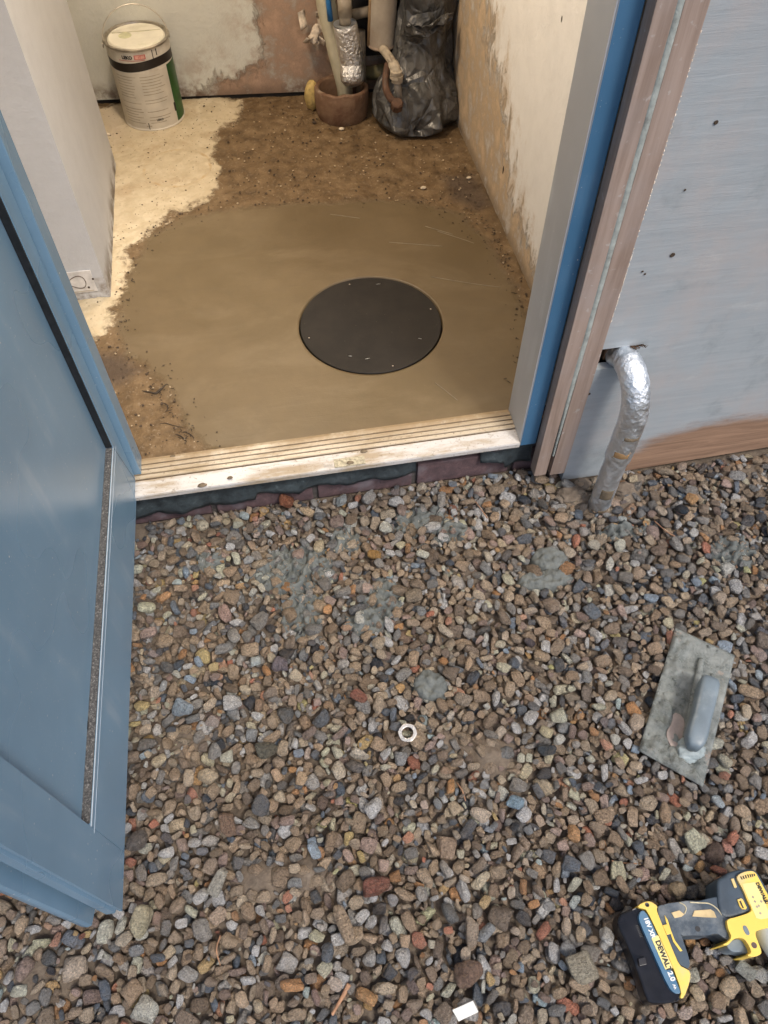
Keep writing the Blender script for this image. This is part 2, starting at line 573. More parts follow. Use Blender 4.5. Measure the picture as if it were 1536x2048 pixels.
rough_amt = m.math('SUBTRACT', 1.0, m.math('MULTIPLY', mk, 0.93))
hh = m.math('ADD', m.math('MULTIPLY', m.math('ADD', n_h, n_m), rough_amt), m.math('MULTIPLY', mc, 0.6))
trow = m.noise(m.coord(scale=(2.2, 14, 1)), 3, 4, 0.5, 1.5)
hh = m.math('ADD', hh, m.math('MULTIPLY', trow, 0.13))
m.bump(hh, 0.75, 0.004)
floor_m = m.m

# plaster
def plaster(name, paint, bare, zone='bare', edge_amt=0.12, speck=0.5, soft=0.015):
    m = M(name, 0.75)
    v = m.coord()
    n_m = m.noise(v, 14, 8, 0.68); n_h = m.noise(v, 70, 7, 0.7)
    streak = m.noise(m.coord(scale=(13, 13, 7)), 1.6, 9, 0.75, 0.6)
    z = m.math('ADD', m.attr(zone), m.math('MULTIPLY', m.math('SUBTRACT', streak, 0.5), edge_amt * 2))
    p = m.mix(m.step(n_m, 0.35, 0.8, 0, 0.5), paint, tuple(x * 0.83 for x in paint))
    p = m.mix(m.step(n_h, 0.66, 0.74, 0, speck), p, tuple(x * 0.5 for x in bare))
    p = m.mix(m.math('MULTIPLY', m.step(z, -0.13, 0.0), m.step(n_m, 0.40, 0.62, 0, 0.7)), p, tuple(x * 1.1 for x in bare))
    br = m.mix(m.step(n_m, 0.28, 0.7), tuple(x * 0.62 for x in bare), tuple(min(1, x * 1.35) for x in bare))
    br = m.mix(m.step(n_h, 0.58, 0.7, 0, 0.5), br, tuple(min(1, x * 1.9) for x in bare))
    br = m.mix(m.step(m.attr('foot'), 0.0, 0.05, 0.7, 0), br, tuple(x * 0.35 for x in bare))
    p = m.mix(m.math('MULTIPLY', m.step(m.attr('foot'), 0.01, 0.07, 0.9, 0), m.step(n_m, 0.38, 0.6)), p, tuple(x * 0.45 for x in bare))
    m.col(m.mix(m.math('MULTIPLY', m.step(z, -soft, soft), m.step(n_m, 0.30, 0.52, 0.45, 1.0)), p, br))
    b = m.bump(m.math('ADD', m.math('MULTIPLY', n_h, 0.5), m.step(z, -0.012, 0.02, 1, 0)), 0.8, 0.005)
    return m.m
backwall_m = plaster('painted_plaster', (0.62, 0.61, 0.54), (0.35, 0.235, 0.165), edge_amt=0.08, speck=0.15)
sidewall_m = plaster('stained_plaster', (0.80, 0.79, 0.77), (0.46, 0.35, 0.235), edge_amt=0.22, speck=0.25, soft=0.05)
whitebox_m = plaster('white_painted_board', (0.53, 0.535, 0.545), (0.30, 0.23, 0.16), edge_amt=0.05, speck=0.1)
black_m = plain('black_gap', (0.01, 0.008, 0.007), 0.9)

m = M('cast_iron', 0.62, 0.0, 0.35)
v = m.coord()
n_m = m.noise(v, 18, 7, 0.65); n_h = m.noise(v, 120, 6, 0.75)
c = m.mix(m.step(n_m, 0.3, 0.7), (0.0085, 0.007, 0.006), (0.017, 0.0135, 0.011))
c = m.mix(m.step(n_h, 0.64, 0.72, 0, 0.35), c, (0.06, 0.048, 0.038))
c = m.mix(m.step(m.vor(m.coord(), 42), 0.07, 0.03, 0, 0.5), c, (0.10, 0.08, 0.06))
m.col(c)
m.bump(n_h, 0.3, 0.001)
iron_m = m.m

m = M('kitchen_foil', 0.3, 1.0, 0.5, (0.83, 0.84, 0.86))
v = m.coord()
cr = m.vor(m.coord(scale=(1, 1, 1)), 120, 'F1')
n1 = m.noise(v, 110, 6, 0.75, 1.0)
m.col(m.mix(m.step(m.noise(v, 22, 6, 0.7), 0.58, 0.72, 0, 0.45), (0.84, 0.89, 0.94), (0.42, 0.37, 0.31)))
b = m.bump(cr, 0.30, 0.004)
m.bump(n1, 0.5, 0.004, b)
m.rough(m.step(m.noise(v, 40, 5), 0.3, 0.7, 0.28, 0.55))
foil_m = m.m
m = M('crinkled_foil', 0.3, 1.0, 0.5, (0.85, 0.85, 0.85))
v = m.coord()
b = m.bump(m.vor(v, 95, 'F1'), 0.45, 0.006)
m.bump(m.noise(v, 90, 5, 0.7, 1.5), 0.8, 0.006, b)
foil_in_m = m.m
foil_dirt_m = plain('caked_mud', (0.15, 0.115, 0.075), 0.8, scale=70, bump=0.8, bd=0.003)
rusttape_m = plain('rusty_tape', (0.33, 0.20, 0.09), 0.7, scale=60, bump=0.5)

m = M('black_polythene', 0.30, 0, 0.6)
v = m.coord()
m.col(m.mix(m.step(m.noise(v, 12, 6, 0.65), 0.35, 0.75), (0.042, 0.042, 0.042), (0.095, 0.092, 0.087)))
vd = m.n('ShaderNodeTexVoronoi', feature='DISTANCE_TO_EDGE'); vd.inputs['Scale'].default_value = 17
wv = m.n('ShaderNodeVectorMath', operation='ADD'); nn3 = m.n('ShaderNodeTexNoise'); nn3.inputs['Scale'].default_value = 9
m.l(m.coord(), nn3.inputs['Vector']); sc3 = m.n('ShaderNodeVectorMath', operation='SCALE'); sc3.inputs[3].default_value = 0.09
m.l(nn3.outputs['Color'], sc3.inputs[0]); m.l(sc3.outputs[0], wv.inputs[0]); m.l(m.coord(scale=(1, 1, 0.7)), wv.inputs[1]); m.l(wv.outputs[0], vd.inputs['Vector'])
b = m.bump(vd.outputs['Distance'], 0.6, 0.04)
b = m.bump(m.noise(m.coord(scale=(1, 1, 0.6)), 18, 3, 0.55, 1.5), 0.6, 0.012, b)
m.bump(m.noise(v, 90, 4, 0.6), 0.2, 0.002, b)
m.rough(m.step(m.noise(v, 20, 5), 0.3, 0.7, 0.26, 0.44))
bag_m = m.m

m = M('clay', 0.7)
v = m.coord()
c = m.mix(m.step(m.noise(v, 22, 6, 0.65), 0.3, 0.72), (0.12, 0.058, 0.032), (0.22, 0.135, 0.08))
c = m.mix(m.step(m.noise(m.coord(off=(1, 4, 2)), 13, 7, 0.7), 0.52, 0.68, 0, 0.7), c, (0.38, 0.31, 0.24))
m.col(c); m.bump(m.noise(v, 90, 6), 0.6, 0.003)
clay_m = m.m
foam_m = plain('yellow_foam', (0.52, 0.38, 0.14), 0.9, scale=90, bump=0.8, bd=0.004)
creamplastic_m = plain('aged_cream_plastic', (0.48, 0.44, 0.32), 0.45, var=0.15, scale=25, dirt=(0.22, 0.17, 0.10))
greyplastic_m = plain('grubby_grey_plastic', (0.24, 0.20, 0.15), 0.5, scale=25, dirt=(0.10, 0.07, 0.04))
beigetube_m = plain('beige_tube', (0.36, 0.31, 0.25), 0.55, var=0.2, scale=18, dirt=(0.20, 0.12, 0.07))
rust_m = plain('rust', (0.085, 0.042, 0.024), 0.75, var=0.5, scale=50, bump=0.6)
brass_m = plain('painted_brass', (0.40, 0.34, 0.26), 0.45, var=0.3, scale=60, bump=0.3, dirt=(0.2, 0.12, 0.07))
bluetape_m = plain('blue_tape', (0.02, 0.14, 0.36), 0.4, scale=30)
paper_m = plain('torn_paper', (0.55, 0.47, 0.38), 0.85, var=0.3, scale=60, bump=0.4)

# paint tin
tinwhite_m = plain('tin_white', (0.60, 0.55, 0.46), 0.4, var=0.1, scale=25, bump=0.05, dirt=(0.30, 0.24, 0.16), dirt_amt=0.5)
tinlid_m = plain('tin_lid', (0.74, 0.70, 0.58), 0.45, var=0.1, scale=18, bump=0.1, dirt=(0.52, 0.50, 0.33), dirt_amt=0.6)
tinmetal_m = plain('tin_metal', (0.42, 0.38, 0.32), 0.35, 0.8, scale=40, dirt=(0.14, 0.09, 0.05))
tingreen_m = plain('tin_green', (0.018, 0.085, 0.016), 0.4, scale=20, dirt=(0.01, 0.02, 0.008))
tinblack_m = plain('tin_black', (0.016, 0.012, 0.010), 0.4, scale=20, bump=0)
printgrey_m = plain('print_grey', (0.36, 0.31, 0.23), 0.6, bump=0)
printdark_m = plain('print_dark', (0.03, 0.025, 0.02), 0.6, bump=0)
printred_m = plain('print_red', (0.40, 0.06, 0.05), 0.6, bump=0)
printpink_m = plain('print_pink', (0.55, 0.28, 0.22), 0.6, bump=0)

# drill
drillyellow_m = plain('tool_yellow', (0.80, 0.56, 0.10), 0.42, var=0.06, scale=22, bump=0.12, bd=0.0006, dirt=(0.55, 0.46, 0.30), dirt_amt=0.75)
drilldark_m = plain('tool_rubber', (0.040, 0.062, 0.088), 0.6, var=0.3, scale=26, bump=0.3, bd=0.0008, dirt=(0.22, 0.24, 0.25), dirt_amt=0.75)
drillblue_m = plain('battery_label_blue', (0.035, 0.14, 0.26), 0.4, var=0.12, scale=20, bump=0.05, dirt=(0.2, 0.25, 0.28), dirt_amt=0.3)
batt_m = plain('battery_black', (0.010, 0.010, 0.013), 0.32, var=0.5, scale=35, bump=0.25, bd=0.0008, dirt=(0.07, 0.075, 0.085), dirt_amt=0.5)
gearbox_m = plain('gearbox_grey', (0.52, 0.60, 0.68), 0.35, 0.1, var=0.08, scale=20, bump=0.1)
ylabel_m = plain('pale_label', (0.78, 0.66, 0.26), 0.5, var=0.06, scale=60, bump=0)
inky_m = plain('tool_ink', (0.02, 0.02, 0.022), 0.5, bump=0)
white_ink_m = plain('white_ink', (0.75, 0.76, 0.74), 0.5, var=0.05, bump=0)
steel_m = plain('steel', (0.55, 0.55, 0.54), 0.3, 1.0, scale=60, bump=0.2)

# float
m = M('mortar_coated_steel', 0.35, 0.0, 0.6)
v = m.coord()
nn = m.noise(v, 22, 8, 0.68)
c = m.mix(m.step(nn, 0.3, 0.7), (0.15, 0.168, 0.158), (0.30, 0.32, 0.305))
c = m.mix(m.step(m.noise(m.coord(off=(4, 1, 0)), 13, 6, 0.7), 0.60, 0.68, 0, 0.85), c, (0.36, 0.29, 0.24))
m.col(c)
m.bump(m.noise(v, 55, 8, 0.72, 0.6), 1.0, 0.009)
m.rough(m.step(nn, 0.3, 0.7, 0.15, 0.5))
floatplate_m = m.m
handle_m = plain('worn_blue_plastic', (0.145, 0.185, 0.215), 0.45, var=0.2, scale=18, bump=0.2, bd=0.001, dirt=(0.34, 0.38, 0.38), dirt_amt=0.6)
chip_m = plain('white_tile', (0.62, 0.64, 0.61), 0.45, var=0.12, scale=40, dirt=(0.4, 0.38, 0.33))
twig_m = plain('dry_twig', (0.34, 0.19, 0.11), 0.8, var=0.4, scale=60)

# ================================================================== GROUND AND GRAVEL
g = box('ground', (-40, -40, -0.30), (40, 40, -0.055), gravel_far_m)
tag(g, kind='structure')

# --- stone shapes: rounded polyhedra
def ico(sub):
    bm = bmesh.new()
    bmesh.ops.create_icosphere(bm, subdivisions=sub, radius=1.0)
    V = np.array([v.co[:] for v in bm.verts]); F = [[v.index for v in f.verts] for f in bm.faces]
    bm.free()
    return V, F
ICO_V, ICO_F = ico(4)
ICO_V3, ICO_F3 = ico(3)

def stone_shape(r, V0, big_tilt=False, p=None, ax=None):
    k = r.randint(9, 17)
    N = r.normal(size=(k, 3)); N /= np.linalg.norm(N, axis=1)[:, None]
    h = r.uniform(0.70, 1.12, k)
    N = np.vstack([N, np.eye(3), -np.eye(3)]); h = np.concatenate([h, r.uniform(0.8, 1.05, 6)])
    p = p or r.choice([6, 12, 20, 36, 60])
    d = np.maximum(V0 @ N.T, 0) / h
    rad = (d ** p).sum(1) ** (-1.0 / p)
    V = V0 * rad[:, None]
    s = r.uniform(0, 50)
    V = V * (1 + 0.34 * (fbm(V[:, 0] + s, V[:, 1], V[:, 2], 1.3, 3) - 0.5))[:, None]
    ax = ax or (1.0, r.uniform(0.42, 0.92), r.uniform(0.26, 0.55))
    V = V * np.array(ax)
    tx, ty = (r.uniform(-1, 1) * 1.3, r.uniform(-.6, .6)) if big_tilt else (r.normal() * 0.22, r.normal() * 0.22)
    V = V @ np.array(Matrix.Rotation(tx, 3, 'X').to_3x3()).T @ np.array(Matrix.Rotation(ty, 3, 'Y').to_3x3()).T
    V -= (V.max(0) + V.min(0)) / 2
    V /= max(np.abs(V[:, :2]).max(), 1e-6)
    return V

NS = 44
shapes = [stone_shape(rng, ICO_V3, big_tilt=(i % 6 == 5)) for i in range(NS)]
shape_coll = bpy.data.collections.new('pebble_shapes')
for i, V in enumerate(shapes):
    me = bpy.data.meshes.new('pebble')
    me.from_pydata([tuple(v) for v in V], [], ICO_F3)
    me.polygons.foreach_set('use_smooth', [True] * len(me.polygons))
    me.materials.append(stone_m)
    o = bpy.data.objects.new('pebble_%03d' % i, me)
    shape_coll.objects.link(o)

# --- drop the stones one by one onto a height map so that they rest on each other
CELL = 0.0024
GX0, GX1, GY0, GY1 = -1.15, 1.75, -0.62, 1.045
NX, NY = int((GX1 - GX0) / CELL), int((GY1 - GY0) / CELL)
HM = np.full((NX, NY), -0.048) + 0.004 * rng.rand(NX, NY)
OWN = np.full((NX, NY), -1, np.int32)
NYAW = 10
SIZES = [0.0028, 0.0042, 0.0058, 0.0076, 0.0096, 0.0118, 0.0142, 0.0175]

def foot_maps(V, yaw, s):
    c, si = math.cos(yaw), math.sin(yaw)
    x = (V[:, 0] * c - V[:, 1] * si) * s; y = (V[:, 0] * si + V[:, 1] * c) * s; z = V[:, 2] * s
    hw = int(math.ceil(max(np.abs(x).max(), np.abs(y).max()) / CELL - 0.5)) + 0
    hw = max(hw, 1); n = 2 * hw + 1
    ix = np.clip(np.round(x / CELL).astype(int) + hw, 0, n - 1); iy = np.clip(np.round(y / CELL).astype(int) + hw, 0, n - 1)
    bot = np.full((n, n), 9.0); top = np.full((n, n), -9.0)
    np.minimum.at(bot, (ix, iy), z); np.maximum.at(top, (ix, iy), z)
    return hw, bot, top

maps = {}
def get_map(i, q, k):
    key = (i, q, k)
    if key not in maps:
        maps[key] = foot_maps(shapes[i], q * 2 * math.pi / NYAW, SIZES[k])
    return maps[key]

def allowed(x, y):
    if x > 0.575 and y > 0.978:
        return False
    if y > 0.995 and x < -0.345:
        return False
    return True

PEB = []      # x, y, z, shape, yaw, size
def drop(i, q, k, K, hwmap=None, xy=None, id_=None):
    hw, bot, top = hwmap or get_map(i, q, k)
    n = 2 * hw + 1
    best = None
    if xy is None:
        cx = rng.randint(hw, NX - hw - 1, K); cy = rng.randint(hw, NY - hw - 1, K)
    else:
        cx = [int((xy[0] - GX0) / CELL)]; cy = [int((xy[1] - GY0) / CELL)]
    for a, b in zip(cx, cy):
        if xy is None and not allowed(GX0 + (a + .5) * CELL, GY0 + (b + .5) * CELL):
            continue
        W = HM[a - hw:a + hw + 1, b - hw:b + hw + 1]
        z = (W - bot).max()
        if best is None or z < best[0]:
            best = (z, a, b)
    if best is None:
        return None
    z, a, b = best
    W = HM[a - hw:a + hw + 1, b - hw:b + hw + 1]
    O = OWN[a - hw:a + hw + 1, b - hw:b + hw + 1]
    z -= 0.0006
    T = top + z
    msk = T > W
    W[msk] = T[msk]; O[msk] = id_ if id_ is not None else len(PEB)
    return GX0 + (a + .5) * CELL, GY0 + (b + .5) * CELL, z

def phase(N, probs, K):
    ks = rng.choice(len(SIZES), N, p=np.array(probs) / sum(probs))
    ii = rng.randint(0, NS, N); qq = rng.randint(0, NYAW, N)
    for j in range(N):
        r = drop(ii[j], qq[j], ks[j], K)
        if r:
            PEB.append((*r, ii[j], qq[j] * 2 * math.pi / NYAW, SIZES[ks[j]]))

AREA = (GX1 - GX0) * (GY1 - GY0)
phase(int(3300 * AREA / 4.8), [0, 0, .0, .05, .15, .3, .3, .2], 6)
phase(int(7000 * AREA / 4.8), [0, 0, .10, .24, .28, .22, .12, .04], 10)
phase(int(5600 * AREA / 4.8), [0, 0, .12, .26, .28, .20, .10, .04], 14)

# --- stones one can pick out, each an object of its own
SPECIAL = [
 # xy, half size, axes, p, colour, label, category
 ([(-0.0324,0.1782)][0], 0.030, (1, .38, .34), 7, (0.50, 0.38, 0.27), 100, 'long pale beige stone shaped like a knuckle bone, left of the battery drill', 'stone'),
 ([(0.1672,0.1316)][0], 0.022, (1, .42, .36), 8, (0.50, 0.40, 0.31), 80, 'slender pinkish cream stone beside a dark flint, middle of the gravel below the nut', 'stone'),
 ([(-0.3599,0.3641)][0], 0.018, (1, .93, .6), 4, (0.17, 0.155, 0.15), 10, 'round smooth grey pebble close to the bottom corner of the door', 'stone'),
 ([(-0.3513,0.2413)][0], 0.024, (1, .55, .5), 6, (0.56, 0.51, 0.36), 65, 'knobbly creamy white flint just right of the lower door corner', 'stone'),
 ([(-0.2772,0.5851)][0], 0.020, (1, .72, .5), 14, (0.34, 0.42, 0.50), -30, 'bluish white angular stone near the door, level with the nut', 'stone'),
 ([(0.0508,0.5501)][0], 0.017, (1, .62, .45), 7, (0.34, 0.115, 0.075), -45, 'brick red pebble above and left of the metal nut', 'stone'),
 ([(0.1065,0.6544)][0], 0.014, (1, .85, .5), 9, (0.56, 0.47, 0.36), 70, 'smooth cream pebble with flat face in the upper middle of the gravel', 'stone'),
 ([(-0.0912,0.6457)][0], 0.016, (1, .9, .55), 14, (0.23, 0.20, 0.23), 0, 'mauve grey five sided stone left of the cream pebble', 'stone'),
 ([(0.821,0.8515)][0], 0.016, (1, .6, .5), 8, (0.020, 0.040, 0.065), 100, 'shiny dark blue black stone near the foot of the plywood wall', 'stone'),
 ([(0.6007,0.8003)][0], 0.014, (1, .75, .6), 6, (0.62, 0.58, 0.49), -40, 'small white stone on the gravel right below the foil wrapped pipe', 'stone'),
 ([(-0.1279,0.4773)][0], 0.020, (1, .68, .42), 4, (0.125, 0.125, 0.10), 0, 'smooth flat olive oval pebble left of the metal nut', 'stone'),
 ([(0.1321,0.8562)][0], 0.015, (1, .6, .5), 7, (0.44, 0.25, 0.08), -10, 'bright ochre orange stone between grey mortar blobs under the threshold', 'stone'),
 ([(0.2896,0.3134)][0], 0.015, (1, .7, .5), 7, (0.30, 0.44, 0.56), -35, 'blue and white stone below the sandy patch, left of the float', 'stone'),
 ([(0.3207,0.053)][0], 0.022, (1, .9, .6), 14, (0.50, 0.46, 0.36), 10, 'squarish cream speckled stone left of the black battery', 'stone'),
 ([(0.3711,0.3923)][0], 0.018, (1, .6, .35), 24, (0.045, 0.06, 0.075), -5, 'flat dark slate chip right of the sandy patch', 'stone'),
 ([(0.0272,0.2262)][0], 0.024, (1, .6, .5), 14, (0.27, 0.10, 0.07), 5, 'large red brown stone with a pointed end, above the bone shaped pale stone', 'stone'),
 ([(0.376,0.0891)][0], 0.013, (1, .75, .45), 24, (0.80, 0.80, 0.77), 60, 'bright white chip touching the left side of the drill battery', 'stone'),
 ([(0.1465,0.0775)][0], 0.023, (1, .7, .5), 5, (0.25, 0.165, 0.125), 0, 'smooth rounded brown stone above the white tile chip', 'stone'),
 ([(-0.2069,0.3646)][0], 0.022, (1, .62, .45), 24, (0.27, 0.175, 0.125), 95, 'tall tan stone with a pointed top, left middle of the gravel', 'stone'),
 ([(-0.2279,0.2774)][0], 0.023, (1, .42, .4), 14, (0.50, 0.48, 0.42), 55, 'slanting pale grey splinter of stone beside the muddy patch', 'stone'),
 ([(0.5141,0.1335)][0], 0.015, (1, .95, .6), 9, (0.52, 0.40, 0.26), 20, 'tan rounded stone lying above the drill handle', 'stone'),
 ([(0.5747,0.006)][0], 0.016, (1, .75, .5), 24, (0.42, 0.44, 0.41), -50, 'grey white stone under the drill trigger', 'stone'),
 ([(-0.0345,1.0246)][0], 0.017, (1, .65, .5), 8, (0.32, 0.12, 0.065), 5, 'orange red stone lying against the bricks under the threshold', 'stone'),
 ([(0.0849,1.0101)][0], 0.013, (1, .85, .6), 24, (0.45, 0.50, 0.52), 0, 'pale blue grey square stone against the brick joint', 'stone'),
]
phase(int(6500 * AREA / 4.8), [0, .03, .20, .33, .27, .12, .05, .02], 20)
SPR = []
for si_, (xy, hs, ax, p, col, ang, lab, cat) in enumerate(SPECIAL):
    r = np.random.RandomState(300 + si_)
    V = stone_shape(r, ICO_V, p=p, ax=ax)
    hwm = foot_maps(V, R(ang), hs)
    res = drop(0, 0, 0, 1, hwm, xy, id_=100000 + si_)
    res = (res[0], res[1], res[2] - 0.003)
    SPR.append((V, res, hs, ang, col, lab, cat))

# nut, chip: keep flat spots for them
NUT = [(0.1274,0.4654)][0]
CHIP = [(0.129,0.0316)][0]

phase(int(5500 * AREA / 4.8), [.3, .45, .25, 0, 0, 0, 0, 0], 14)
print('mean height', HM.mean(), np.percentile(HM, [5, 25, 50, 75, 95, 99]))
HOFF = 0.004 - np.percentile(HM, 70)       # bring the top of the bed to ground level
HM += HOFF

def hm_at(x, y, r=0.0, q=100):
    a, b = int((x - GX0) / CELL), int((y - GY0) / CELL)
    k = max(0, int(r / CELL))
    return float(np.percentile(HM[a - k:a + k + 1, b - k:b + k + 1], q))

def plane_under(poly, q):
    """rest height of a flat thing over the polygon"""
    P = np.array(poly)
    a0, b0 = ((P.min(0) - (GX0, GY0)) / CELL).astype(int); a1, b1 = ((P.max(0) - (GX0, GY0)) / CELL).astype(int)
    X, Y = np.meshgrid(GX0 + (np.arange(a0, a1) + .5) * CELL, GY0 + (np.arange(b0, b1) + .5) * CELL, indexing='ij')
    s = sdf(X, Y, poly) > 0
    H = HM[a0:a1, b0:b1]
    z = float(np.percentile(H[s], q))
    bad = set(np.unique(OWN[a0:a1, b0:b1][s & (H > z + 0.0005)]).tolist())
    return z, bad

FLOAT_POLY = [(0.6982,0.5841),(0.7898,0.5074),(0.6232,0.281),(0.5344,0.3624)]
BATT_POLY = [(0.3935,0.1111),(0.4248,0.1154),(0.4308,0.111),(0.4472,-0.0066),(0.4415,-0.0115),(0.4293,-0.0145),(0.3987,-0.0097),(0.3956,0.0056),(0.3872,0.0991)]
HANDLE_POLY = [(0.462,0.1121),(0.5057,0.1101),(0.5551,0.1071),(0.5745,0.1328),(0.608,0.1363),(0.6291,0.1343),(0.6538,0.0644),(0.6384,-0.0031),(0.6139,-0.014),(0.583,0.0069),(0.5725,0.0243),(0.5377,0.0431),(0.5184,0.0594),(0.4743,0.0673)]
bad = set()
FZ, b_ = plane_under(FLOAT_POLY, 86); bad |= b_
DZ, b_ = plane_under(BATT_POLY, 80); bad |= b_
_, b2 = plane_under(HANDLE_POLY, 99); 
H2 = plane_under(HANDLE_POLY, 50)
def poke(poly, z):
    P = np.array(poly)
    a0, b0 = ((P.min(0) - (GX0, GY0)) / CELL).astype(int); a1, b1 = ((P.max(0) - (GX0, GY0)) / CELL).astype(int)
    X, Y = np.meshgrid(GX0 + (np.arange(a0, a1) + .5) * CELL, GY0 + (np.arange(b0, b1) + .5) * CELL, indexing='ij')
    s = sdf(X, Y, poly) > 0
    return set(np.unique(OWN[a0:a1, b0:b1][s & (HM[a0:a1, b0:b1] > z)]).tolist())
bad |= poke(HANDLE_POLY, DZ + 0.004)

own_ids, own_cnt = np.unique(OWN, return_counts=True)
seen = {int(i) for i, c in zip(own_ids, own_cnt) if c >= 2}
keep = [i for i in range(len(PEB)) if i in seen and i not in bad]
P = np.array([PEB[i] for i in keep])
print('stones kept', len(keep), 'of', len(PEB))

PAL = np.array([  # linear colour, weight
 (0.160, 0.118, 0.082, 22), (0.200, 0.152, 0.106, 20), (0.235, 0.190, 0.140, 13), (0.115, 0.088, 0.067, 12),
 (0.150, 0.144, 0.134, 11), (0.105, 0.108, 0.108, 8), (0.052, 0.064, 0.078, 6), (0.165, 0.122, 0.105, 7), (0.29, 0.155, 0.075, 4.0),
 (0.25, 0.105, 0.070, 2.0), (0.35, 0.285, 0.22, 8), (0.46, 0.43, 0.39, 5), (0.018, 0.023, 0.030, 3.2), (0.17, 0.21, 0.25, 2.2)])
n = len(P)
ci = rng.choice(len(PAL), n, p=PAL[:, 3] / PAL[:, 3].sum())
cj = rng.choice(len(PAL), n, p=PAL[:, 3] / PAL[:, 3].sum())
mixw = rng.rand(n, 1) * 0.2
cols = PAL[ci, :3] * (1 - mixw) + PAL[cj, :3] * mixw
cols = cols * np.exp(rng.normal(0.96, 0.27, (n, 1))) * np.array([0.98, 1.0, 1.04])
cols = np.clip(cols.mean(1, keepdims=True) + (cols - cols.mean(1, keepdims=True)) * 1.08, 0.012, 0.70)
me = bpy.data.meshes.new('gravel')
me.from_pydata([(x, y, z + HOFF) for x, y, z in P[:, :3]], [], [])
def setat(nm, ty, key, arr):
    a = me.attributes.new(nm, ty, 'POINT'); a.data.foreach_set(key, arr)
setat('idx', 'INT', 'value', P[:, 3].astype(np.int32))
rot = np.zeros((n, 3), np.float32); rot[:, 2] = P[:, 4]; rot[:, :2] = rng.normal(size=(n, 2)) * 0.07
setat('rot', 'FLOAT_VECTOR', 'vector', rot.ravel())
setat('sc', 'FLOAT', 'value', (P[:, 5] * 1.03).astype(np.float32))
ca = np.ones((n, 4), np.float32); ca[:, :3] = cols
setat('col', 'FLOAT_COLOR', 'color', ca.ravel())
setat('rnd', 'FLOAT_VECTOR', 'vector', rng.rand(n * 3).astype(np.float32))
gravel = link('gravel', me, None)
tag(gravel, 'brown, grey and buff river gravel covering the ground', 'gravel', kind='stuff')

gn = bpy.data.node_groups.new('scatter_gravel', 'GeometryNodeTree')
gn.interface.new_socket('Geometry', in_out='INPUT', socket_type='NodeSocketGeometry')
gn.interface.new_socket('Geometry', in_out='OUTPUT', socket_type='NodeSocketGeometry')
gi = gn.nodes.new('NodeGroupInput'); go = gn.nodes.new('NodeGroupOutput')
iop = gn.nodes.new('GeometryNodeInstanceOnPoints')
cinf = gn.nodes.new('GeometryNodeCollectionInfo')
cinf.inputs['Collection'].default_value = shape_coll
cinf.inputs['Separate Children'].default_value = True
cinf.inputs['Reset Children'].default_value = True
def named(nm, ty):
    a = gn.nodes.new('GeometryNodeInputNamedAttribute'); a.data_type = ty; a.inputs['Name'].default_value = nm
    return a.outputs['Attribute']
iop.inputs['Pick Instance'].default_value = True
gn.links.new(gi.outputs[0], iop.inputs['Points'])
gn.links.new(cinf.outputs[0], iop.inputs['Instance'])
gn.links.new(named('idx', 'INT'), iop.inputs['Instance Index'])
e2r = gn.nodes.new('FunctionNodeEulerToRotation')
gn.links.new(named('rot', 'FLOAT_VECTOR'), e2r.inputs[0])
gn.links.new(e2r.outputs[0], iop.inputs['Rotation'])
gn.links.new(named('sc', 'FLOAT'), iop.inputs['Scale'])
gn.links.new(iop.outputs[0], go.inputs[0])
md = gravel.modifiers.new('scatter', 'NODES'); md.node_group = gn

for V, (x, y, z), hs, ang, col, lab, cat in SPR:
    me = bpy.data.meshes.new('stone')
    me.from_pydata([tuple(v) for v in V], [], ICO_F)
    o = link('stone', me, stone_single_m, smooth=True)
    o.location = (x, y, z + HOFF); o.scale = (hs,) * 3; o.rotation_euler = (0, 0, R(ang))
    o.color = (*col, 1)
    tag(o, lab, cat, 'stones that stand out on the gravel')

# --- soil sheet that fills the gaps, raised where the photo shows earth
def grid(x0, x1, y0, y1, step):
    xs = np.arange(x0, x1 + step * .5, step); ys = np.arange(y0, y1 + step * .5, step)
    X, Y = np.meshgrid(xs, ys, indexing='ij')
    nx, ny = X.shape
    idx = np.arange(nx * ny).reshape(nx, ny)
    F = np.stack([idx[:-1, :-1], idx[1:, :-1], idx[1:, 1:], idx[:-1, 1:]], -1).reshape(-1, 4)
    return X, Y, F
X, Y, F = grid(GX0 - 0.3, GX1 + 0.3, GY0 - 0.3, 1.05, 0.0065)
Z = -0.017 + 0.012 * (fbm(X, Y, s=35, o=4, seed=3) - 0.5)
BUMPS = [(*[(-0.1613,0.2702)][0], 0.042, 0.024), (*[(-0.0786,0.2616)][0], 0.032, 0.022), (*[(0.2734,0.4039)][0], 0.040, 0.026), (*[(-0.2681,0.5292)][0], 0.05, 0.016),
         (*[(0.2034,0.4445)][0], 0.035, 0.015), (*[(0.8693,0.7982)][0], 0.04, 0.014), (*[(1.0303,0.9394)][0], 0.05, 0.018),
         (*[(-0.5263,0.1909)][0], 0.045, 0.020), (*[(0.5938,0.9518)][0], 0.034, 0.030), (*[(0.7278,0.9277)][0], 0.038, 0.024), (*[(0.6482,0.9206)][0], 0.03, 0.02), (*[(0.3241,0.7802)][0], 0.04, 0.006), (*[(0.0582,0.8529)][0], 0.03, 0.009)]
for bx, by, br, bh in BUMPS:
    d = np.hypot(X - bx, Y - by) / br
    nz = fbm(X, Y, s=60, o=4, seed=9)
    Z += bh * np.exp(-d ** 2) * (0.7 + 0.6 * nz)
soil = from_np('soil', np.stack([X, Y, Z], -1).reshape(-1, 3), F, soil_m, smooth=True)
tag(soil, kind='structure')

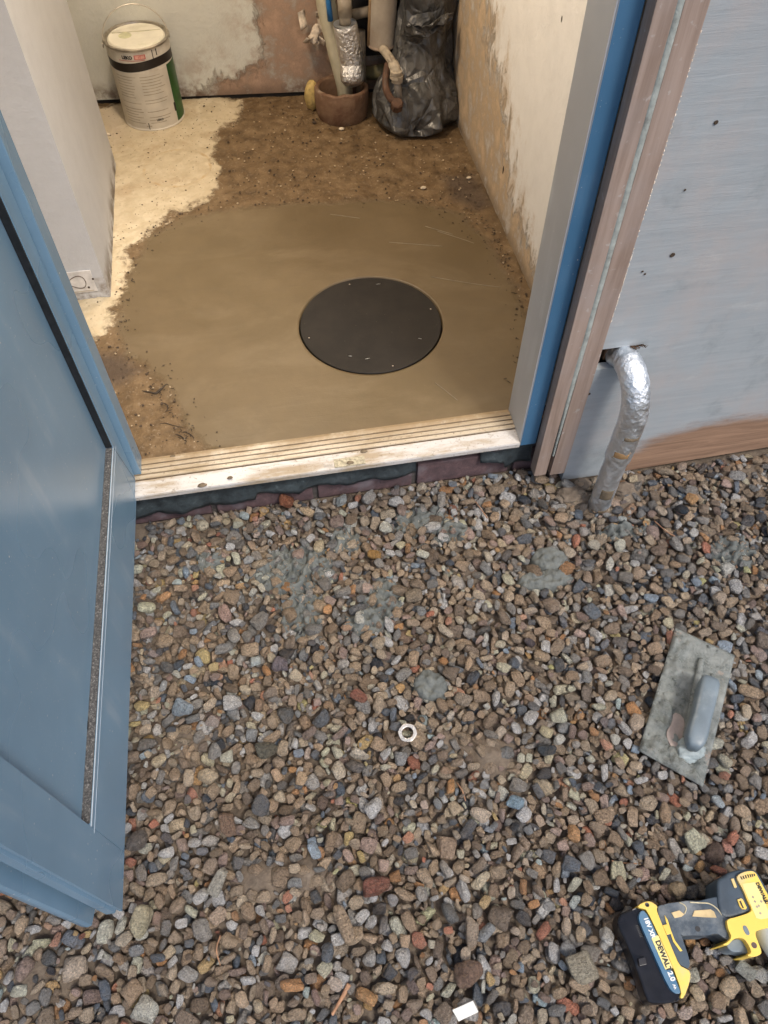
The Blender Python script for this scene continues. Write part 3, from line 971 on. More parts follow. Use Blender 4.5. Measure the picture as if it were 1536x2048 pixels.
# --- blobs of wet mortar that fell over the stones
SPLAT = [
 ([(-0.0349,0.8596)][0], 0.056, 0.044, 'largest grey mortar splash, upper left of the gravel below the threshold'),
 ([(-0.0381,0.7588)][0], 0.030, 0.040, 'ragged grey mortar splash directly under the largest splash'),
 ([(0.1353,0.7654)][0], 0.026, 0.030, 'small square grey mortar splash right of the orange stone'),
 ([(0.0943,0.7143)][0], 0.036, 0.020, 'thin streak of grey mortar over pebbles, centre of the gravel'),
 ([(0.1897,0.5557)][0], 0.026, 0.026, 'smooth dome of grey mortar above the metal nut'),
 ([(0.4997,0.7888)][0], 0.030, 0.026, 'round grey mortar blob in the gravel below the brown trim boards'),
 ([(0.474,0.741)][0], 0.050, 0.020, 'crumbly grey mortar smear below the round mortar blob'),
 ([(0.6796,0.8296)][0], 0.040, 0.016, 'streaked grey mortar splash right below the foil wrapped pipe'),
 ([(0.8936,0.7348)][0], 0.034, 0.030, 'bluish grey mortar splash near the right edge, above the float'),
 ([(0.0784,0.9163)][0], 0.026, 0.022, 'dark grey mortar lump on the gravel just below the bricks'),
 ([(0.2491,0.9367)][0], 0.052, 0.022, 'grey mortar crumbs at the foot of the bricks, left of the gap in the sheet'),
 ([(-0.2153,0.9122)][0], 0.020, 0.022, 'small grey mortar splash near the hinge side of the door'),
 ([(0.3132,0.8954)][0], 0.030, 0.018, 'flat grey mortar splash below the broken end of the black sheet'),
]
def boxblur(A, k):
    for ax in (0, 1):
        S = np.zeros_like(A)
        for d in range(-k, k + 1):
            S += np.roll(A, d, ax)
        A = S / (2 * k + 1)
    return A
for j, ((cx, cy), rx, ry, lab) in enumerate(SPLAT):
    rx *= 1.2; ry *= 1.2
    R0 = max(rx, ry) * 1.6 + 0.01
    a0, a1 = int((cx - R0 - GX0) / CELL), int((cx + R0 - GX0) / CELL)
    b0, b1 = int((cy - R0 - GY0) / CELL), min(NY - 1, int((cy + R0 - GY0) / CELL))
    Hc = HM[a0 - 8:a1 + 8, b0 - 8:min(NY, b1 + 8)]
    pad = Hc.shape[1] - (b1 - b0) - 8
    Hc2 = boxblur(np.maximum(Hc, -0.014), 1)[8:8 + a1 - a0, 8:8 + b1 - b0]
    X, Y = np.meshgrid(GX0 + (np.arange(a0, a1) + .5) * CELL, GY0 + (np.arange(b0, b1) + .5) * CELL, indexing='ij')
    d = np.hypot((X - cx) / rx, (Y - cy) / ry)
    if 'dome' in lab or 'round' in lab:
        mk = 1.1 - d + 0.5 * (fbm(X, Y, s=60, o=3, seed=j) - 0.5)
        Zs = Hc2 * 0.5 + 0.0 + 0.012 * np.sqrt(np.clip(1 - d * d * .8, 0, 1)) + 0.004 * (fbm(X, Y, s=120, o=3, seed=j + 9) - 0.5)
    else:
        mk = 1.25 - d + 1.3 * (fbm(X, Y, s=70, o=4, seed=40 + j) - 0.5)
        Zs = Hc2 + 0.0006 + 0.0035 * np.clip(mk * 1.4, 0, 1) + 0.010 * (fbm(X, Y, s=150, o=3, seed=j + 9) - 0.5)
    Zs -= 0.012 * np.clip(0.18 - mk, 0, 1) / 0.18
    nx, ny = X.shape
    idx = np.arange(nx * ny).reshape(nx, ny)
    F = np.stack([idx[:-1, :-1], idx[1:, :-1], idx[1:, 1:], idx[:-1, 1:]], -1).reshape(-1, 4)
    ok = mk.ravel() > -0.05
    F = F[ok[F].all(1)]
    used = np.unique(F); remap = -np.ones(nx * ny, int); remap[used] = np.arange(len(used))
    V = np.stack([X, Y, Zs], -1).reshape(-1, 3)[used]
    o = from_np('mortar_splash', V, remap[F], mortar_m, smooth=True)
    tag(o, lab, 'mortar splash', 'mortar splashes on the gravel')

# ================================================================== FLOOR
FLZ = 0.120
CC = (0.228, 1.455); CR = 0.1775
FX0, FX1, FY0, FY1 = -0.82, 0.66, 1.085, 2.72
st = CR / 36
ixs = np.arange(int(math.floor((FX0 - CC[0]) / st)), int(math.ceil((FX1 - CC[0]) / st)) + 1)
iys = np.arange(int(math.floor((FY0 - CC[1]) / st)), int(math.ceil((FY1 - CC[1]) / st)) + 1)
U, W_ = np.meshgrid(ixs * st, iys * st, indexing='ij')
S = np.maximum(np.abs(U), np.abs(W_)); L2 = np.hypot(U, W_) + 1e-9
t = np.clip((0.30 - S) / (0.30 - CR), 0, 1); t = t * t * (3 - 2 * t)
X = CC[0] + U * (1 - t) + t * U / L2 * S; Y = CC[1] + W_ * (1 - t) + t * W_ / L2 * S
CREAM = [(-0.5426,2.6533),(-0.4547,2.6375),(-0.1406,2.6464),(-0.0159,2.5977),(-0.0167,2.4955),(-0.0878,2.4165),(-0.1119,2.3101),(-0.1007,2.1842),(-0.1017,2.1135),(-0.1724,2.0356),(-0.2431,2.0069),(-0.2716,1.9528),(-0.3259,1.9164),(-0.3564,1.8725),(-0.3716,1.825),(-0.3605,1.7699),(-0.3723,1.7003),(-0.3865,1.6533),(-0.3861,1.6339),(-0.4021,1.5798),(-0.4212,1.5318),(-0.4851,1.504),(-0.5561,1.5167),(-0.6421,2.1397)]
SCREED = [(-0.3864,1.6494),(-0.3644,1.7706),(-0.3058,1.9128),(-0.2063,1.9835),(-0.0686,2.0022),(0.1148,1.9914),(0.3418,1.968),(0.4653,1.9309),(0.5626,1.8502),(0.6045,1.6823),(0.6176,1.5326),(0.6176,1.3967),(0.5202,0.9905),(-0.1817,1.1094),(-0.2273,1.1857),(-0.258,1.2799),(-0.2741,1.3307),(-0.3194,1.3966),(-0.3687,1.4568),(-0.3892,1.5406)]
DARK = [(0.537,2.0564),(0.6418,2.0509),(0.6577,1.8816),(0.6069,1.8543),(0.5375,1.9279)]
DARK2 = [(-0.4725,1.4841),(-0.3664,1.4564),(-0.3194,1.3882),(-0.376,1.3409),(-0.4213,1.349)]
PALE = [(-0.4691,2.6401),(-0.3829,2.6311),(-0.3806,2.4691),(-0.4016,2.3621),(-0.4416,2.4563)]
RINGC = [(-0.2239,2.2278)][0]
cream = sdf(X, Y, CREAM); scr = sdf(X, Y, SCREED)
dark = np.maximum(sdf(X, Y, DARK), sdf(X, Y, DARK2)); pale = sdf(X, Y, PALE)
ring = np.hypot(X - RINGC[0], Y - RINGC[1]) - 0.098
nz = fbm(X, Y, s=24, o=4, seed=21) - 0.5; nf = fbm(X, Y, s=90, o=3, seed=5) - 0.5
mk = np.clip((scr + nz * 0.045) / 0.012 + 0.5, 0, 1)
mcx = np.clip((cream + nz * 0.08) / 0.010 + 0.5, 0, 1)
Z = FLZ + mk * (0.0008 * nz) + (1 - mk) * (0.007 * nz + 0.004 * nf - 0.001) + mcx * 0.003
nearwall = np.clip((0.655 - X) / 0.05, 0, 1)
Z += (1 - nearwall) * 0.006 * (nz + 0.5)
# torn lip at the lower left of the smooth area
lip = np.exp(-(np.abs(scr) / 0.012) ** 2) * (X < 0.0) * (Y < 1.5)
Z += lip * 0.010 * np.clip(fbm(X, Y, s=45, o=3, seed=77) - 0.42, 0, 1)
nx, ny = X.shape
idx = np.arange(nx * ny).reshape(nx, ny)
F = np.stack([idx[:-1, :-1], idx[1:, :-1], idx[1:, 1:], idx[:-1, 1:]], -1).reshape(-1, 4)
Sm = S.ravel()[F].mean(1)
F = F[Sm > CR]
V = list(np.stack([X, Y, Z], -1).reshape(-1, 3))
# skirt of the round hole
bidx = [int(i) for i in np.where(np.abs(S.ravel() - CR) < 1e-6)[0]]
bidx.sort(key=lambda i: math.atan2(V[i][1] - CC[1], V[i][0] - CC[0]))
base = len(V)
at = {k: list(a.ravel()) for k, a in dict(cream=cream, screed=scr, dark=dark, pale=pale, ring=ring).items()}
for i in bidx:
    V.append(np.array([V[i][0], V[i][1], FLZ - 0.03]))
    for k in at:
        at[k].append(at[k][i])
F = [tuple(f) for f in F]
nb = len(bidx)
for k in range(nb):
    k2 = (k + 1) % nb
    F.append((bidx[k], bidx[k2], base + k2, base + k))
fl = from_np('floor', V, F, floor_m, smooth=True, attrs=at)
tag(fl, kind='structure')
sub = box('floor_slab', (-0.95, 1.10, -0.04), (0.75, 2.80, FLZ - 0.022), black_m)
tag(sub, kind='structure')

# trowel ridges left in the smooth mortar, their highlights painted pale
TR = [[(0.3308,1.7655),(0.3983,1.7445),(0.4694,1.7228)], [(0.4415,1.8186),(0.5079,1.7698)], [(0.4118,1.6029),(0.5052,1.5596),(0.5771,1.5305)], [(0.3401,1.2275),(0.3575,1.2001),(0.3785,1.1646)], [(0.4705,1.7903),(0.5296,1.7433),(0.556,1.7206)], [(0.1911,1.9202),(0.2709,1.8868)]]
vv, ff = [], []
for pts in TR:
    a, b = tube_mesh(catmull([(x, y, FLZ + 0.0002) for x, y in pts], 8), 0.0009, 6)
    ff += [tuple(i + len(vv) for i in f) for f in b]; vv += a
o = from_np('trowel_ridges', vv, ff, plain('ridge_highlight', (0.24, 0.20, 0.14), 0.5), fl, True)
o['kind'] = 'stuff'

rc = np.random.RandomState(4)
vv, ff = [], []
CR_ = [(-0.3124,1.3236),(-0.2944,1.314),(-0.283,1.3216),(-0.267,1.3284),(-0.2879,1.2843),(-0.266,1.2569),(-0.2524,1.1746),(-0.2374,1.166),(-0.2248,1.155),(-0.2101,1.1437),(-0.2412,1.1873),(-0.217,1.1919),(-0.2754,1.228),(0.619,1.635),(0.6229,1.6997),(0.6144,1.7461),(0.5977,1.8186),(0.6124,1.5525),(0.6064,1.4934),(0.5918,1.4189),(0.5633,1.3323),(0.5352,1.2676),(0.5128,1.2047),(0.5788,1.8578),(0.6095,1.7815),(0.6144,1.5935),(0.6136,1.4725),(0.5689,1.8765),(0.5817,1.8405),(0.5852,1.7974),(0.6087,1.8167),(0.6122,1.7648),(0.6153,1.7234),(0.6146,1.6791),(0.6302,1.6654),(0.6264,1.6124),(-0.2647,1.9384),(-0.1388,1.9987),(0.0588,1.9999),(0.1716,1.987),(0.2966,1.9572),(0.48,1.9317),(-0.3058,1.8444),(-0.347,1.7248),(-0.3663,1.6485),(-0.3677,1.5725)]
for (x, y) in CR_:
    for _ in range(2):
        px_, py_ = x + rc.normal() * 0.008, y + rc.normal() * 0.008
        a = rc.uniform(-0.6, 0.6); L = rc.uniform(0.003, 0.011)
        pts = []
        for q in range(5):
            pts.append((px_, py_, FLZ + 0.0004 + (0.003 if px_ < -0.05 or px_ > 0.5 else 0)))
            a += rc.normal() * 0.8
            px_ += math.cos(a) * L / 3; py_ += math.sin(a) * L / 3
        a_, b_ = tube_mesh(pts, [0.0002, 0.0008, 0.0011, 0.0007, 0.0002], 5)
        ff += [tuple(i + len(vv) for i in f) for f in b_]; vv += a_
for pts, rr in (([(-0.326,1.3212),(-0.3079,1.3132),(-0.2945,1.3076),(-0.2831,1.3184),(-0.2693,1.3304),(-0.2649,1.3199)], 0.0032), ([(-0.2836,1.2756),(-0.2725,1.269),(-0.2683,1.2558),(-0.2751,1.2447)], 0.0016), ([(-0.2545,1.175),(-0.2417,1.1668),(-0.2293,1.1472)], 0.0016), ([(-0.237,1.1807),(-0.2222,1.1692),(-0.2139,1.156)], 0.0014), ([(-0.4157,1.3583),(-0.4053,1.35),(-0.3963,1.3516)], 0.0016), ([(-0.2887,1.2108),(-0.2756,1.2114),(-0.2594,1.2025),(-0.2302,1.1883)], 0.0010)):
    a_, b_ = tube_mesh(catmull([(x, y, FLZ + 0.0006) for x, y in pts], 5), [rr * (0.25 + 0.75 * math.sin(math.pi * i / (5 * (len(pts) - 1)))) for i in range(5 * (len(pts) - 1) + 1)], 6)
    ff += [tuple(i + len(vv) for i in f) for f in b_]; vv += a_
o = from_np('mortar_cracks', vv, ff, plain('crack_dark', (0.045, 0.032, 0.02), 0.9), fl, True)
o['kind'] = 'stuff'

# crumbs and chips on the rough part of the floor
vv, ff, = [], []
IV, IF = ico(1)
def crumbs(npts, region, smin, smax, seed):
    r = np.random.RandomState(seed)
    out = []
    while len(out) < npts:
        x, y = r.uniform(-0.45, 0.64), r.uniform(1.12, 2.58)
        a = np.array([x]), np.array([y])
        if region == 'rough' and (sdf(*a, SCREED)[0] > 0.01 or (sdf(*a, CREAM)[0] > 0 and r.rand() < 0.5)):
            continue
        if region == 'edge' and not (-0.03 < sdf(*a, SCREED)[0] < 0.05 and (x > 0.4 or x < -0.1)):
            continue
        out.append((x, y, math.exp(r.uniform(math.log(smin), math.log(smax)))))
    V, F = [], []
    for x, y, s in out:
        q = IV * (1 + 0.35 * (r.rand(len(IV), 1) - 0.5)) * np.array([r.uniform(.6, 1.3), r.uniform(.6, 1.3), r.uniform(.3, .7)]) * s
        q = q @ np.array(Matrix.Rotation(r.uniform(0, 6.3), 3, 'Z')).T
        F += [tuple(i + len(V) for i in f) for f in IF]
        V += list(q + np.array([x, y, FLZ + 0.002]))
    return V, F
dkcrumb_m = plain('dark_crumb', (0.06, 0.04, 0.025), 0.9, var=0.5, scale=200)
palecrumb_m = plain('pale_crumb', (0.42, 0.33, 0.22), 0.9, var=0.4, scale=120)
for nm, cnt, reg, a, b, mt, sd_ in (('plaster_crumbs', 320, 'rough', 0.0012, 0.0040, palecrumb_m, 1), ('soil_crumbs', 700, 'rough', 0.0012, 0.0040, dkcrumb_m, 2), ('mortar_crumbs', 240, 'edge', 0.001, 0.003, dkcrumb_m, 3)):
    V, F = crumbs(cnt, reg, a, b, sd_)
    o = from_np(nm, V, F, mt)
    tag(o, {'plaster_crumbs': 'pale plaster crumbs scattered over the rough floor', 'soil_crumbs': 'dark soil crumbs scattered over the rough floor', 'mortar_crumbs': 'small dark crumbs along the edge of the smooth mortar'}[nm], 'crumbs', kind='stuff')

def lump(name, c, r, sx, sy, sz, mat, lab, cat, seed, grp=None, parent=None, amp=0.5, sub=3):
    V0, F0 = ico(sub)
    V = V0 * (1 + amp * (fbm(V0[:, 0] + seed, V0[:, 1], V0[:, 2] + 5, 1.7, 4) - 0.5))[:, None]
    V = V * np.array([sx, sy, sz]) * r + np.array(c)
    o = from_np(name, V, F0, mat, parent, True)
    if lab:
        tag(o, lab, cat, grp)
    return o
chips = [([(0.474,1.9943)][0], 0.008, 'round pale chip on the dark patch of floor near the right wall'),
         ([(0.6156,2.0207)][0], 0.007, 'pale chip on the floor close to the right wall foot'),
         ([(0.2877,2.3547)][0], 0.009, 'white plaster chip in front of the clay pipe'),
         ([(-0.4309,2.451)][0], 0.009, 'white plaster chip on the floor beside the paint tin'),
         ([(0.2093,2.4081)][0], 0.007, 'small dark pebble left of the clay pipe')]
for k, ((x, y), r, lab) in enumerate(chips):
    lump('plaster_chip' if 'dark' not in lab else 'small_pebble', (x, y, FLZ + 0.004), r, 1, .75, .5, plain('chip', (0.58, 0.50, 0.38), 0.8) if 'dark pebble' not in lab else dkcrumb_m, lab, 'chip', 3.3 * k)

# inspection cover
cov = thing('inspection_cover', 'round dark iron inspection cover set flush in the smooth mortar', 'manhole cover', (CC[0], CC[1], FLZ - 0.02))
holes = [(0.199,1.6105),(0.3866,1.4804),(0.0671,1.4286),(0.255,1.2941)]
lathe('cover_plate', [(0.0, 0.0), (0.1735, 0.0), (0.1735, 0.0195), (0.1725, 0.0205), (0.165, 0.0205), (0.164, 0.0202), (0, 0.0202)], (CC[0], CC[1], FLZ - 0.02), iron_m, cov, n=128)
for x, y in holes:
    d = Vector((x - CC[0], y - CC[1])); d = d.normalized() * min(d.length, 0.158)
    lathe('bolt_hole', [(0, 0.0), (0.0045, 0.0), (0.0045, 0.0006), (0, 0.0006)], (CC[0] + d.x, CC[1] + d.y, FLZ + 0.0003), black_m, cov, n=16)
    lathe('bolt', [(0, 0.0), (0.0024, 0.0), (0.0020, 0.0006), (0, 0.0009)], (CC[0] + d.x, CC[1] + d.y - 0.001, FLZ + 0.0008), plain('grey_bolt', (0.3, 0.25, 0.2), 0.6), cov, n=10)
for (x, y), L, a in (([(0.2724,1.5973)][0], 0.012, 0), ([(0.1996,1.3329)][0], 0.012, 5), ([(0.1601,1.3486)][0], 0.009, -15), ([(0.3361,1.3785)][0], 0.008, -25)):
    c_, s_ = math.cos(R(a)) * L / 2, math.sin(R(a)) * L / 2
    tube('scratch', [(x - c_, y - s_, FLZ + 0.0006), (x, y, FLZ + 0.0008), (x + c_, y + s_, FLZ + 0.0006)], 0.0007, steel_m, cov, 6)

# ================================================================== INNER WALLS
def wall_sheet(name, o3, ux, uz, w, h, mat, attrs_fn, step=0.012, parent=None):
    ns, nz_ = int(w / step) + 1, int(h / step) + 1
    A, B = np.meshgrid(np.linspace(0, w, ns), np.linspace(0, h, nz_), indexing='ij')
    Pp = np.array(o3) + A[..., None] * np.array(ux) + B[..., None] * np.array(uz)
    idx = np.arange(ns * nz_).reshape(ns, nz_)
    F = np.stack([idx[:-1, :-1], idx[1:, :-1], idx[1:, 1:], idx[:-1, 1:]], -1).reshape(-1, 4)
    return from_np(name, Pp.reshape(-1, 3), F, mat, parent, True, attrs=attrs_fn(Pp[..., 0].ravel(), Pp[..., 1].ravel(), Pp[..., 2].ravel()))

# back wall runs from (-0.82, 2.686) to (0.66, 2.541)
BW0, BW1 = Vector((-0.82, 2.686, 0)), Vector((0.66, 2.541, 0))
bd_ = (BW1 - BW0); bl = bd_.length; bu = tuple(bd_ / bl)
BARE = [(0.0798,0.4571),(0.0675,0.3234),(0.0683,0.2362),(0.0317,0.2013),(-0.004,0.1966),(-0.017,0.1745),(-0.051,0.182),(-0.0791,0.2028),(-0.136,0.1533),(-0.177,0.109),(0.8074,0.0201),(0.6794,1.239),(0.201,1.2441)]
def a_back(x, y, z):
    z2 = z
    return dict(bare=sdf(x, z2, BARE), foot=z - 0.132)
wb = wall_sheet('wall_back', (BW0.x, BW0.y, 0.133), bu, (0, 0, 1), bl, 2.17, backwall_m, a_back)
tag(wb, kind='structure')
b0 = box('wall_back_core', (-0.95, 2.72, -0.05), (0.80, 2.80, 2.35), black_m); tag(b0, kind='structure')
# plug the strip between sheet and core so that no light leaks
V = [(BW0.x, BW0.y + .004, 0.0), (BW1.x, BW1.y + .004, 0.0), (BW1.x, BW1.y + .004, 2.3), (BW0.x, BW0.y + .004, 2.3)]
o = from_np('wall_back_lining', V, [(0, 1, 2, 3)], black_m); tag(o, kind='structure')

STAIN = [(2.6471,0.4301),(2.2047,0.5853),(2.0623,0.5252),(2.0738,0.4365),(1.9509,0.4427),(1.8655,0.3846),(1.8378,0.3075),(1.7691,0.2856),(1.7652,0.239),(1.6819,0.2345),(1.6097,0.2106),(1.5422,0.1849),(1.4816,0.1928),(1.4099,0.1038),(1.5352,-0.0025),(2.4057,0.0916),(2.7635,0.3036)]
def a_right(x, y, z):
    return dict(bare=sdf(y, z, STAIN), foot=z - 0.122)
wr = wall_sheet('wall_right', (0.65, 1.10, 0.118), (0, 1, 0), (0, 0, 1), 1.48, 2.18, sidewall_m, a_right)
tag(wr, kind='structure')
b0 = box('wall_right_core', (0.654, 1.10, -0.05), (0.80, 2.80, 2.35), render_m); tag(b0, kind='structure')
def a_none(x, y, z):
    return dict(bare=np.full(x.shape, -1.0), foot=z - 0.122)
wl = wall_sheet('wall_left', (-0.80, 1.10, 0.118), (0, 1, 0), (0, 0, 1), 1.60, 2.18, sidewall_m, a_none)
tag(wl, kind='structure')
b0 = box('wall_left_core', (-0.95, 1.12, -0.05), (-0.803, 2.80, 2.35), render_m); tag(b0, kind='structure')
b0 = box('ceiling', (-0.95, 1.0, 2.30), (0.80, 2.80, 2.36), plain('ceiling_paint', (0.6, 0.57, 0.5), 0.8)); tag(b0, kind='structure')
# front wall, inner leaf, either side of the door and above it
for nm, a, b in (('wall_front_leaf', (-0.95, 1.115, -0.05), (-0.385, 1.16, 2.30)), ('wall_front_leaf_right', (0.535, 1.115, 0.09), (0.648, 1.16, 2.30)), ('wall_front_lintel', (-0.385, 1.115, 2.13), (0.535, 1.16, 2.30))):
    b0 = box(nm, a, b, plain('inner_plaster', (0.58, 0.50, 0.40), 0.8)); tag(b0, kind='structure')

# loose plaster chunk at the wall foot and the small hole in the bare plaster
(x, y), = [(-0.0549,2.6406)]
lump('plaster_chunk', (x, y - 0.01, FLZ + 0.012), 0.020, 1.1, .6, .75, plain('chunk_plaster', (0.50, 0.38, 0.30), 0.85, bump=0.7, bd=0.003), 'broken piece of pink plaster at the foot of the back wall', 'plaster chunk', 8.1, amp=1.2)
(x, z), = [(0.1999,0.1974)]
lump('wall_hole', (x, 2.592, z), 0.010, 0.9, .25, 1.3, dkcrumb_m, 'dark ragged hole in the bare plaster of the back wall', 'wall hole', 1.1)
for k, ((y, z), s, lab) in enumerate([([(1.8286,0.2575)][0], 0.010, 'dark slot shaped gouge in the right wall'), ([(1.604,0.711)][0], 0.006, 'small dark nick high on the right wall')]):
    lump('wall_gouge', (0.649, y, z), s, .12, .28, 1.0, dkcrumb_m, lab, 'gouge', k)

# boxed in corner, left
bx = thing('pipe_boxing', 'tall white painted boxing on the left side of the room', 'boxing', (-0.404, 1.667, FLZ))
def a_box(x, y, z):
    d = np.hypot(np.maximum(0, (y - 1.667)) * 3, (x + 0.404) * 3)
    return dict(bare=np.where((z < 0.19), 0.01 - np.hypot((z - 0.15) * 1.2, np.minimum(np.abs(x + 0.404) + np.abs(y - 1.667), 1) * 1.2), -1.0) - 0.02, foot=z - 0.122)
wall_sheet('front_panel', (-0.80, 1.667, 0.122), (1, 0, 0), (0, 0, 1), 0.396, 2.175, whitebox_m, a_box, parent=bx)
wall_sheet('side_panel', (-0.404, 1.667, 0.122), (0, 1, 0), (0, 0, 1), 0.613, 2.175, whitebox_m, a_box, parent=bx)
wall_sheet('back_panel', (-0.80, 2.28, 0.122), (1, 0, 0), (0, 0, 1), 0.396, 2.175, whitebox_m, a_box, parent=bx)
cp = box('access_plate', (-0.60, 1.6635, 0.146), (-0.429, 1.6665, 0.208), plain('plate_white', (0.60, 0.58, 0.56), 0.6, bump=0.1), bx, bevel=0.0008)
lc = (-0.497, 0.178)
pts = []
for k in range(49):
    a = 2 * math.pi * k / 48
    dx = 0.048 * math.cos(a); dz = 0.036 * math.sin(a) * math.cos(a)
    pts.append((lc[0] + dx, 1.6628, lc[1] + dz))
tube('drawn_loop', pts, 0.0010, plain('pencil_line', (0.15, 0.12, 0.10), 0.8), cp, 6)
for x, z in [(-0.4295,0.1837),(-0.4462,0.1604)]:
    lathe('screw_hole', [(0, 0), (0.0028, 0), (0.0028, 0.001), (0, 0.001)], (x, 1.6628, z), dkcrumb_m, cp, n=10, tilt=Matrix.Rotation(R(90), 3, 'X'))
box('groove_line', (-0.60, 1.6624, 0.150), (-0.436, 1.6634, 0.1512), printgrey_m, cp)

# ================================================================== DOOR FRAME AND THRESHOLD
FT = 2.10
df = thing('door_frame', 'blue grey door frame with pale ridged threshold smeared with mortar', 'door frame', (-0.337, 1.012, 0.10))
# right jamb: blue front face, reveal coloured paler for dust and room light
bm = bmesh.new()
add_box(bm, (0.4815, 1.012, 0.1165), (0.5175, 1.110, FT))
j = from_bm('jamb', bm, frame_m, df, bevel=0.0012, seg=1)
j.data.materials.append(jamb_m)
for p in j.data.polygons:
    if p.normal.x < -0.7:
        p.material_index = 1
box('reveal_bead', (0.4795, 1.0135, 0.1385), (0.4813, 1.0185, FT - 0.04), jamb_m, df)
bm = bmesh.new(); add_box(bm, (-0.375, 1.0665, 0.1295), (-0.324, 1.114, FT))
from_bm('jamb', bm, door_m, df, bevel=0.002)
bm = bmesh.new(); add_box(bm, (-0.375, 1.014, FT + 0.001), (0.5175, 1.112, FT + 0.045))
from_bm('head', bm, frame_m, df, bevel=0.002)
# threshold profile along x
prof = [(1.0125, 0.1120), (1.0120, 0.1225), (1.0135, 0.1255), (1.050, 0.1290)]
y = 1.050
for k in range(4):
    prof += [(y + 0.0006, 0.1255), (y + 0.0030, 0.1255), (y + 0.0036, 0.1310), (y + 0.0124, 0.1316)]
    y += 0.0130
prof += [(y + 0.001, 0.1285), (1.112, 0.1260), (1.112, 0.1120)]
TX0, TX1 = -0.352, 0.4812
segs = 60
V, F = [], []
for s in range(segs + 1):
    x = TX0 + (TX1 - TX0) * s / segs
    dz = 0.0007 * (float(vnoise(np.array([x * 14.0]), np.array([0.3]))[0]) - 0.5)
    for (yy, zz) in prof:
        V.append((x, yy, zz + dz))
k = len(prof)
for s in range(segs):
    for i in range(k):
        i2 = (i + 1) % k
        F.append((s * k + i, (s + 1) * k + i, (s + 1) * k + i2, s * k + i2))
F.append(tuple(range(k))); F.append(tuple(segs * k + i for i in range(k))[::-1])
th = from_np('threshold', V, F, thresh_m, df)
th.data.transform(Matrix.Identity(4))
for q in range(4):
    y = 1.050 + 0.013 * q
    box('groove', (TX0 + 0.001, y + 0.0004, 0.1250), (TX1 - 0.001, y + 0.0031, 0.1285), groove_m, th)
# faint worn print and mud on the threshold
(x0, y0), (x1, y1) = [(0.0768,0.9977),(0.1425,1.0355)]
box('worn_print', (x0, 1.0145, 0.1262), (x1, 1.036, 0.1286), plain('worn_print', (0.40, 0.36, 0.26), 0.8, var=0.5, scale=140), th)
tm = text_mesh('MM', 0.012, 0.0002, 0.0)
tm.transform(Matrix.Translation((x0 - 0.022, 1.0175, 0.1278)) @ Matrix.Rotation(R(8), 4, 'X'))
link('worn_letters', tm, plain('faded_ink', (0.42, 0.40, 0.36), 0.7), th)
for kk, (u, v_) in enumerate([(-0.1998,1.0157),(-0.1424,1.0253),(0.1102,1.0207),(0.1444,1.0466),(-0.2594,1.1051)]):
    lump('mud_spot', (u, max(v_, 1.016), 0.1292), (0.007, 0.005, 0.006, 0.006, 0.005)[kk], 1.3, .8, .35, foil_dirt_m, None, None, kk * 2.2, parent=th, amp=0.9, sub=2)

# black dusty sheet and bricks below the threshold
pl = thing('brick_plinth', 'low course of purple red bricks with black bitumen sheet under the threshold', 'brick plinth', (0.03, 1.045, 0.0))
xj = 0.031
for k in range(-4, 9):
    a = xj + 0.006 + (k) * 0.227; b = a + 0.215
    if b > 2.0:
        continue
    bm = bmesh.new(); add_box(bm, (a, 1.042 + 0.003 * random.random(), -0.012), (b, 1.14, 0.060))
    from_bm('brick', bm, brick_m, pl, bevel=0.004)
box('mortar_bed', (-0.9, 1.052, -0.07), (2.0, 1.135, 0.0915), plain('old_joint', (0.09, 0.08, 0.075), 0.95, scale=60, bump=0.8, bd=0.003), pl)
# torn sheet: front edge hangs down
def torn(x0, x1, ytop, ztop, zbot, mat, name, seed, step=0.006, lean=0.010):
    xs = np.arange(x0, x1 + 1e-6, step); V, F = [], []
    nb_ = fbm(xs, xs * 0 + 2, s=26, o=4, seed=seed)
    rows = 6
    for x, q in zip(xs, nb_):
        zb = (zbot(x) if callable(zbot) else zbot) + (q - 0.5) * 0.026
        for r_ in range(rows):
            t = r_ / (rows - 1)
            V.append((x, ytop - lean * t - 0.004 * math.sin(6 * x * 9 + t * 3) * t, ztop + (zb - ztop) * t))
    nr = len(V)
    V += [(x, y + 0.003, z) for x, y, z in V]
    m_ = len(xs)
    for i in range(m_ - 1):
        for r_ in range(rows - 1):
            a = i * rows + r_; F.append((a, a + rows, a + rows + 1, a + 1)); F.append((nr + a, nr + a + 1, nr + a + rows + 1, nr + a + rows))
        a = i * rows + rows - 1; F.append((a, a + rows, nr + a + rows, nr + a))
    for a in range(rows - 1):
        F.append((a, a + 1, nr + a + 1, nr + a)); b = (m_ - 1) * rows + a; F.append((b, b + 1, nr + b + 1, nr + b))
    return from_np(name, V, F, mat, pl, True)
torn(-0.60, 0.262, 1.040, 0.086, lambda x: 0.030 if x < -0.1 else 0.045, bitumen_m, 'bitumen_sheet', 31)
torn(0.405, 0.53, 1.040, 0.088, lambda x: 0.05 - 0.02 * (x > 0.46), bitumen_m, 'bitumen_sheet', 33)
torn(0.05, 0.53, 1.044, 0.106, 0.080, plain('purple_board', (0.085, 0.065, 0.07), 0.7, scale=40, bump=0.5), 'timber_strip', 35, lean=0.004)

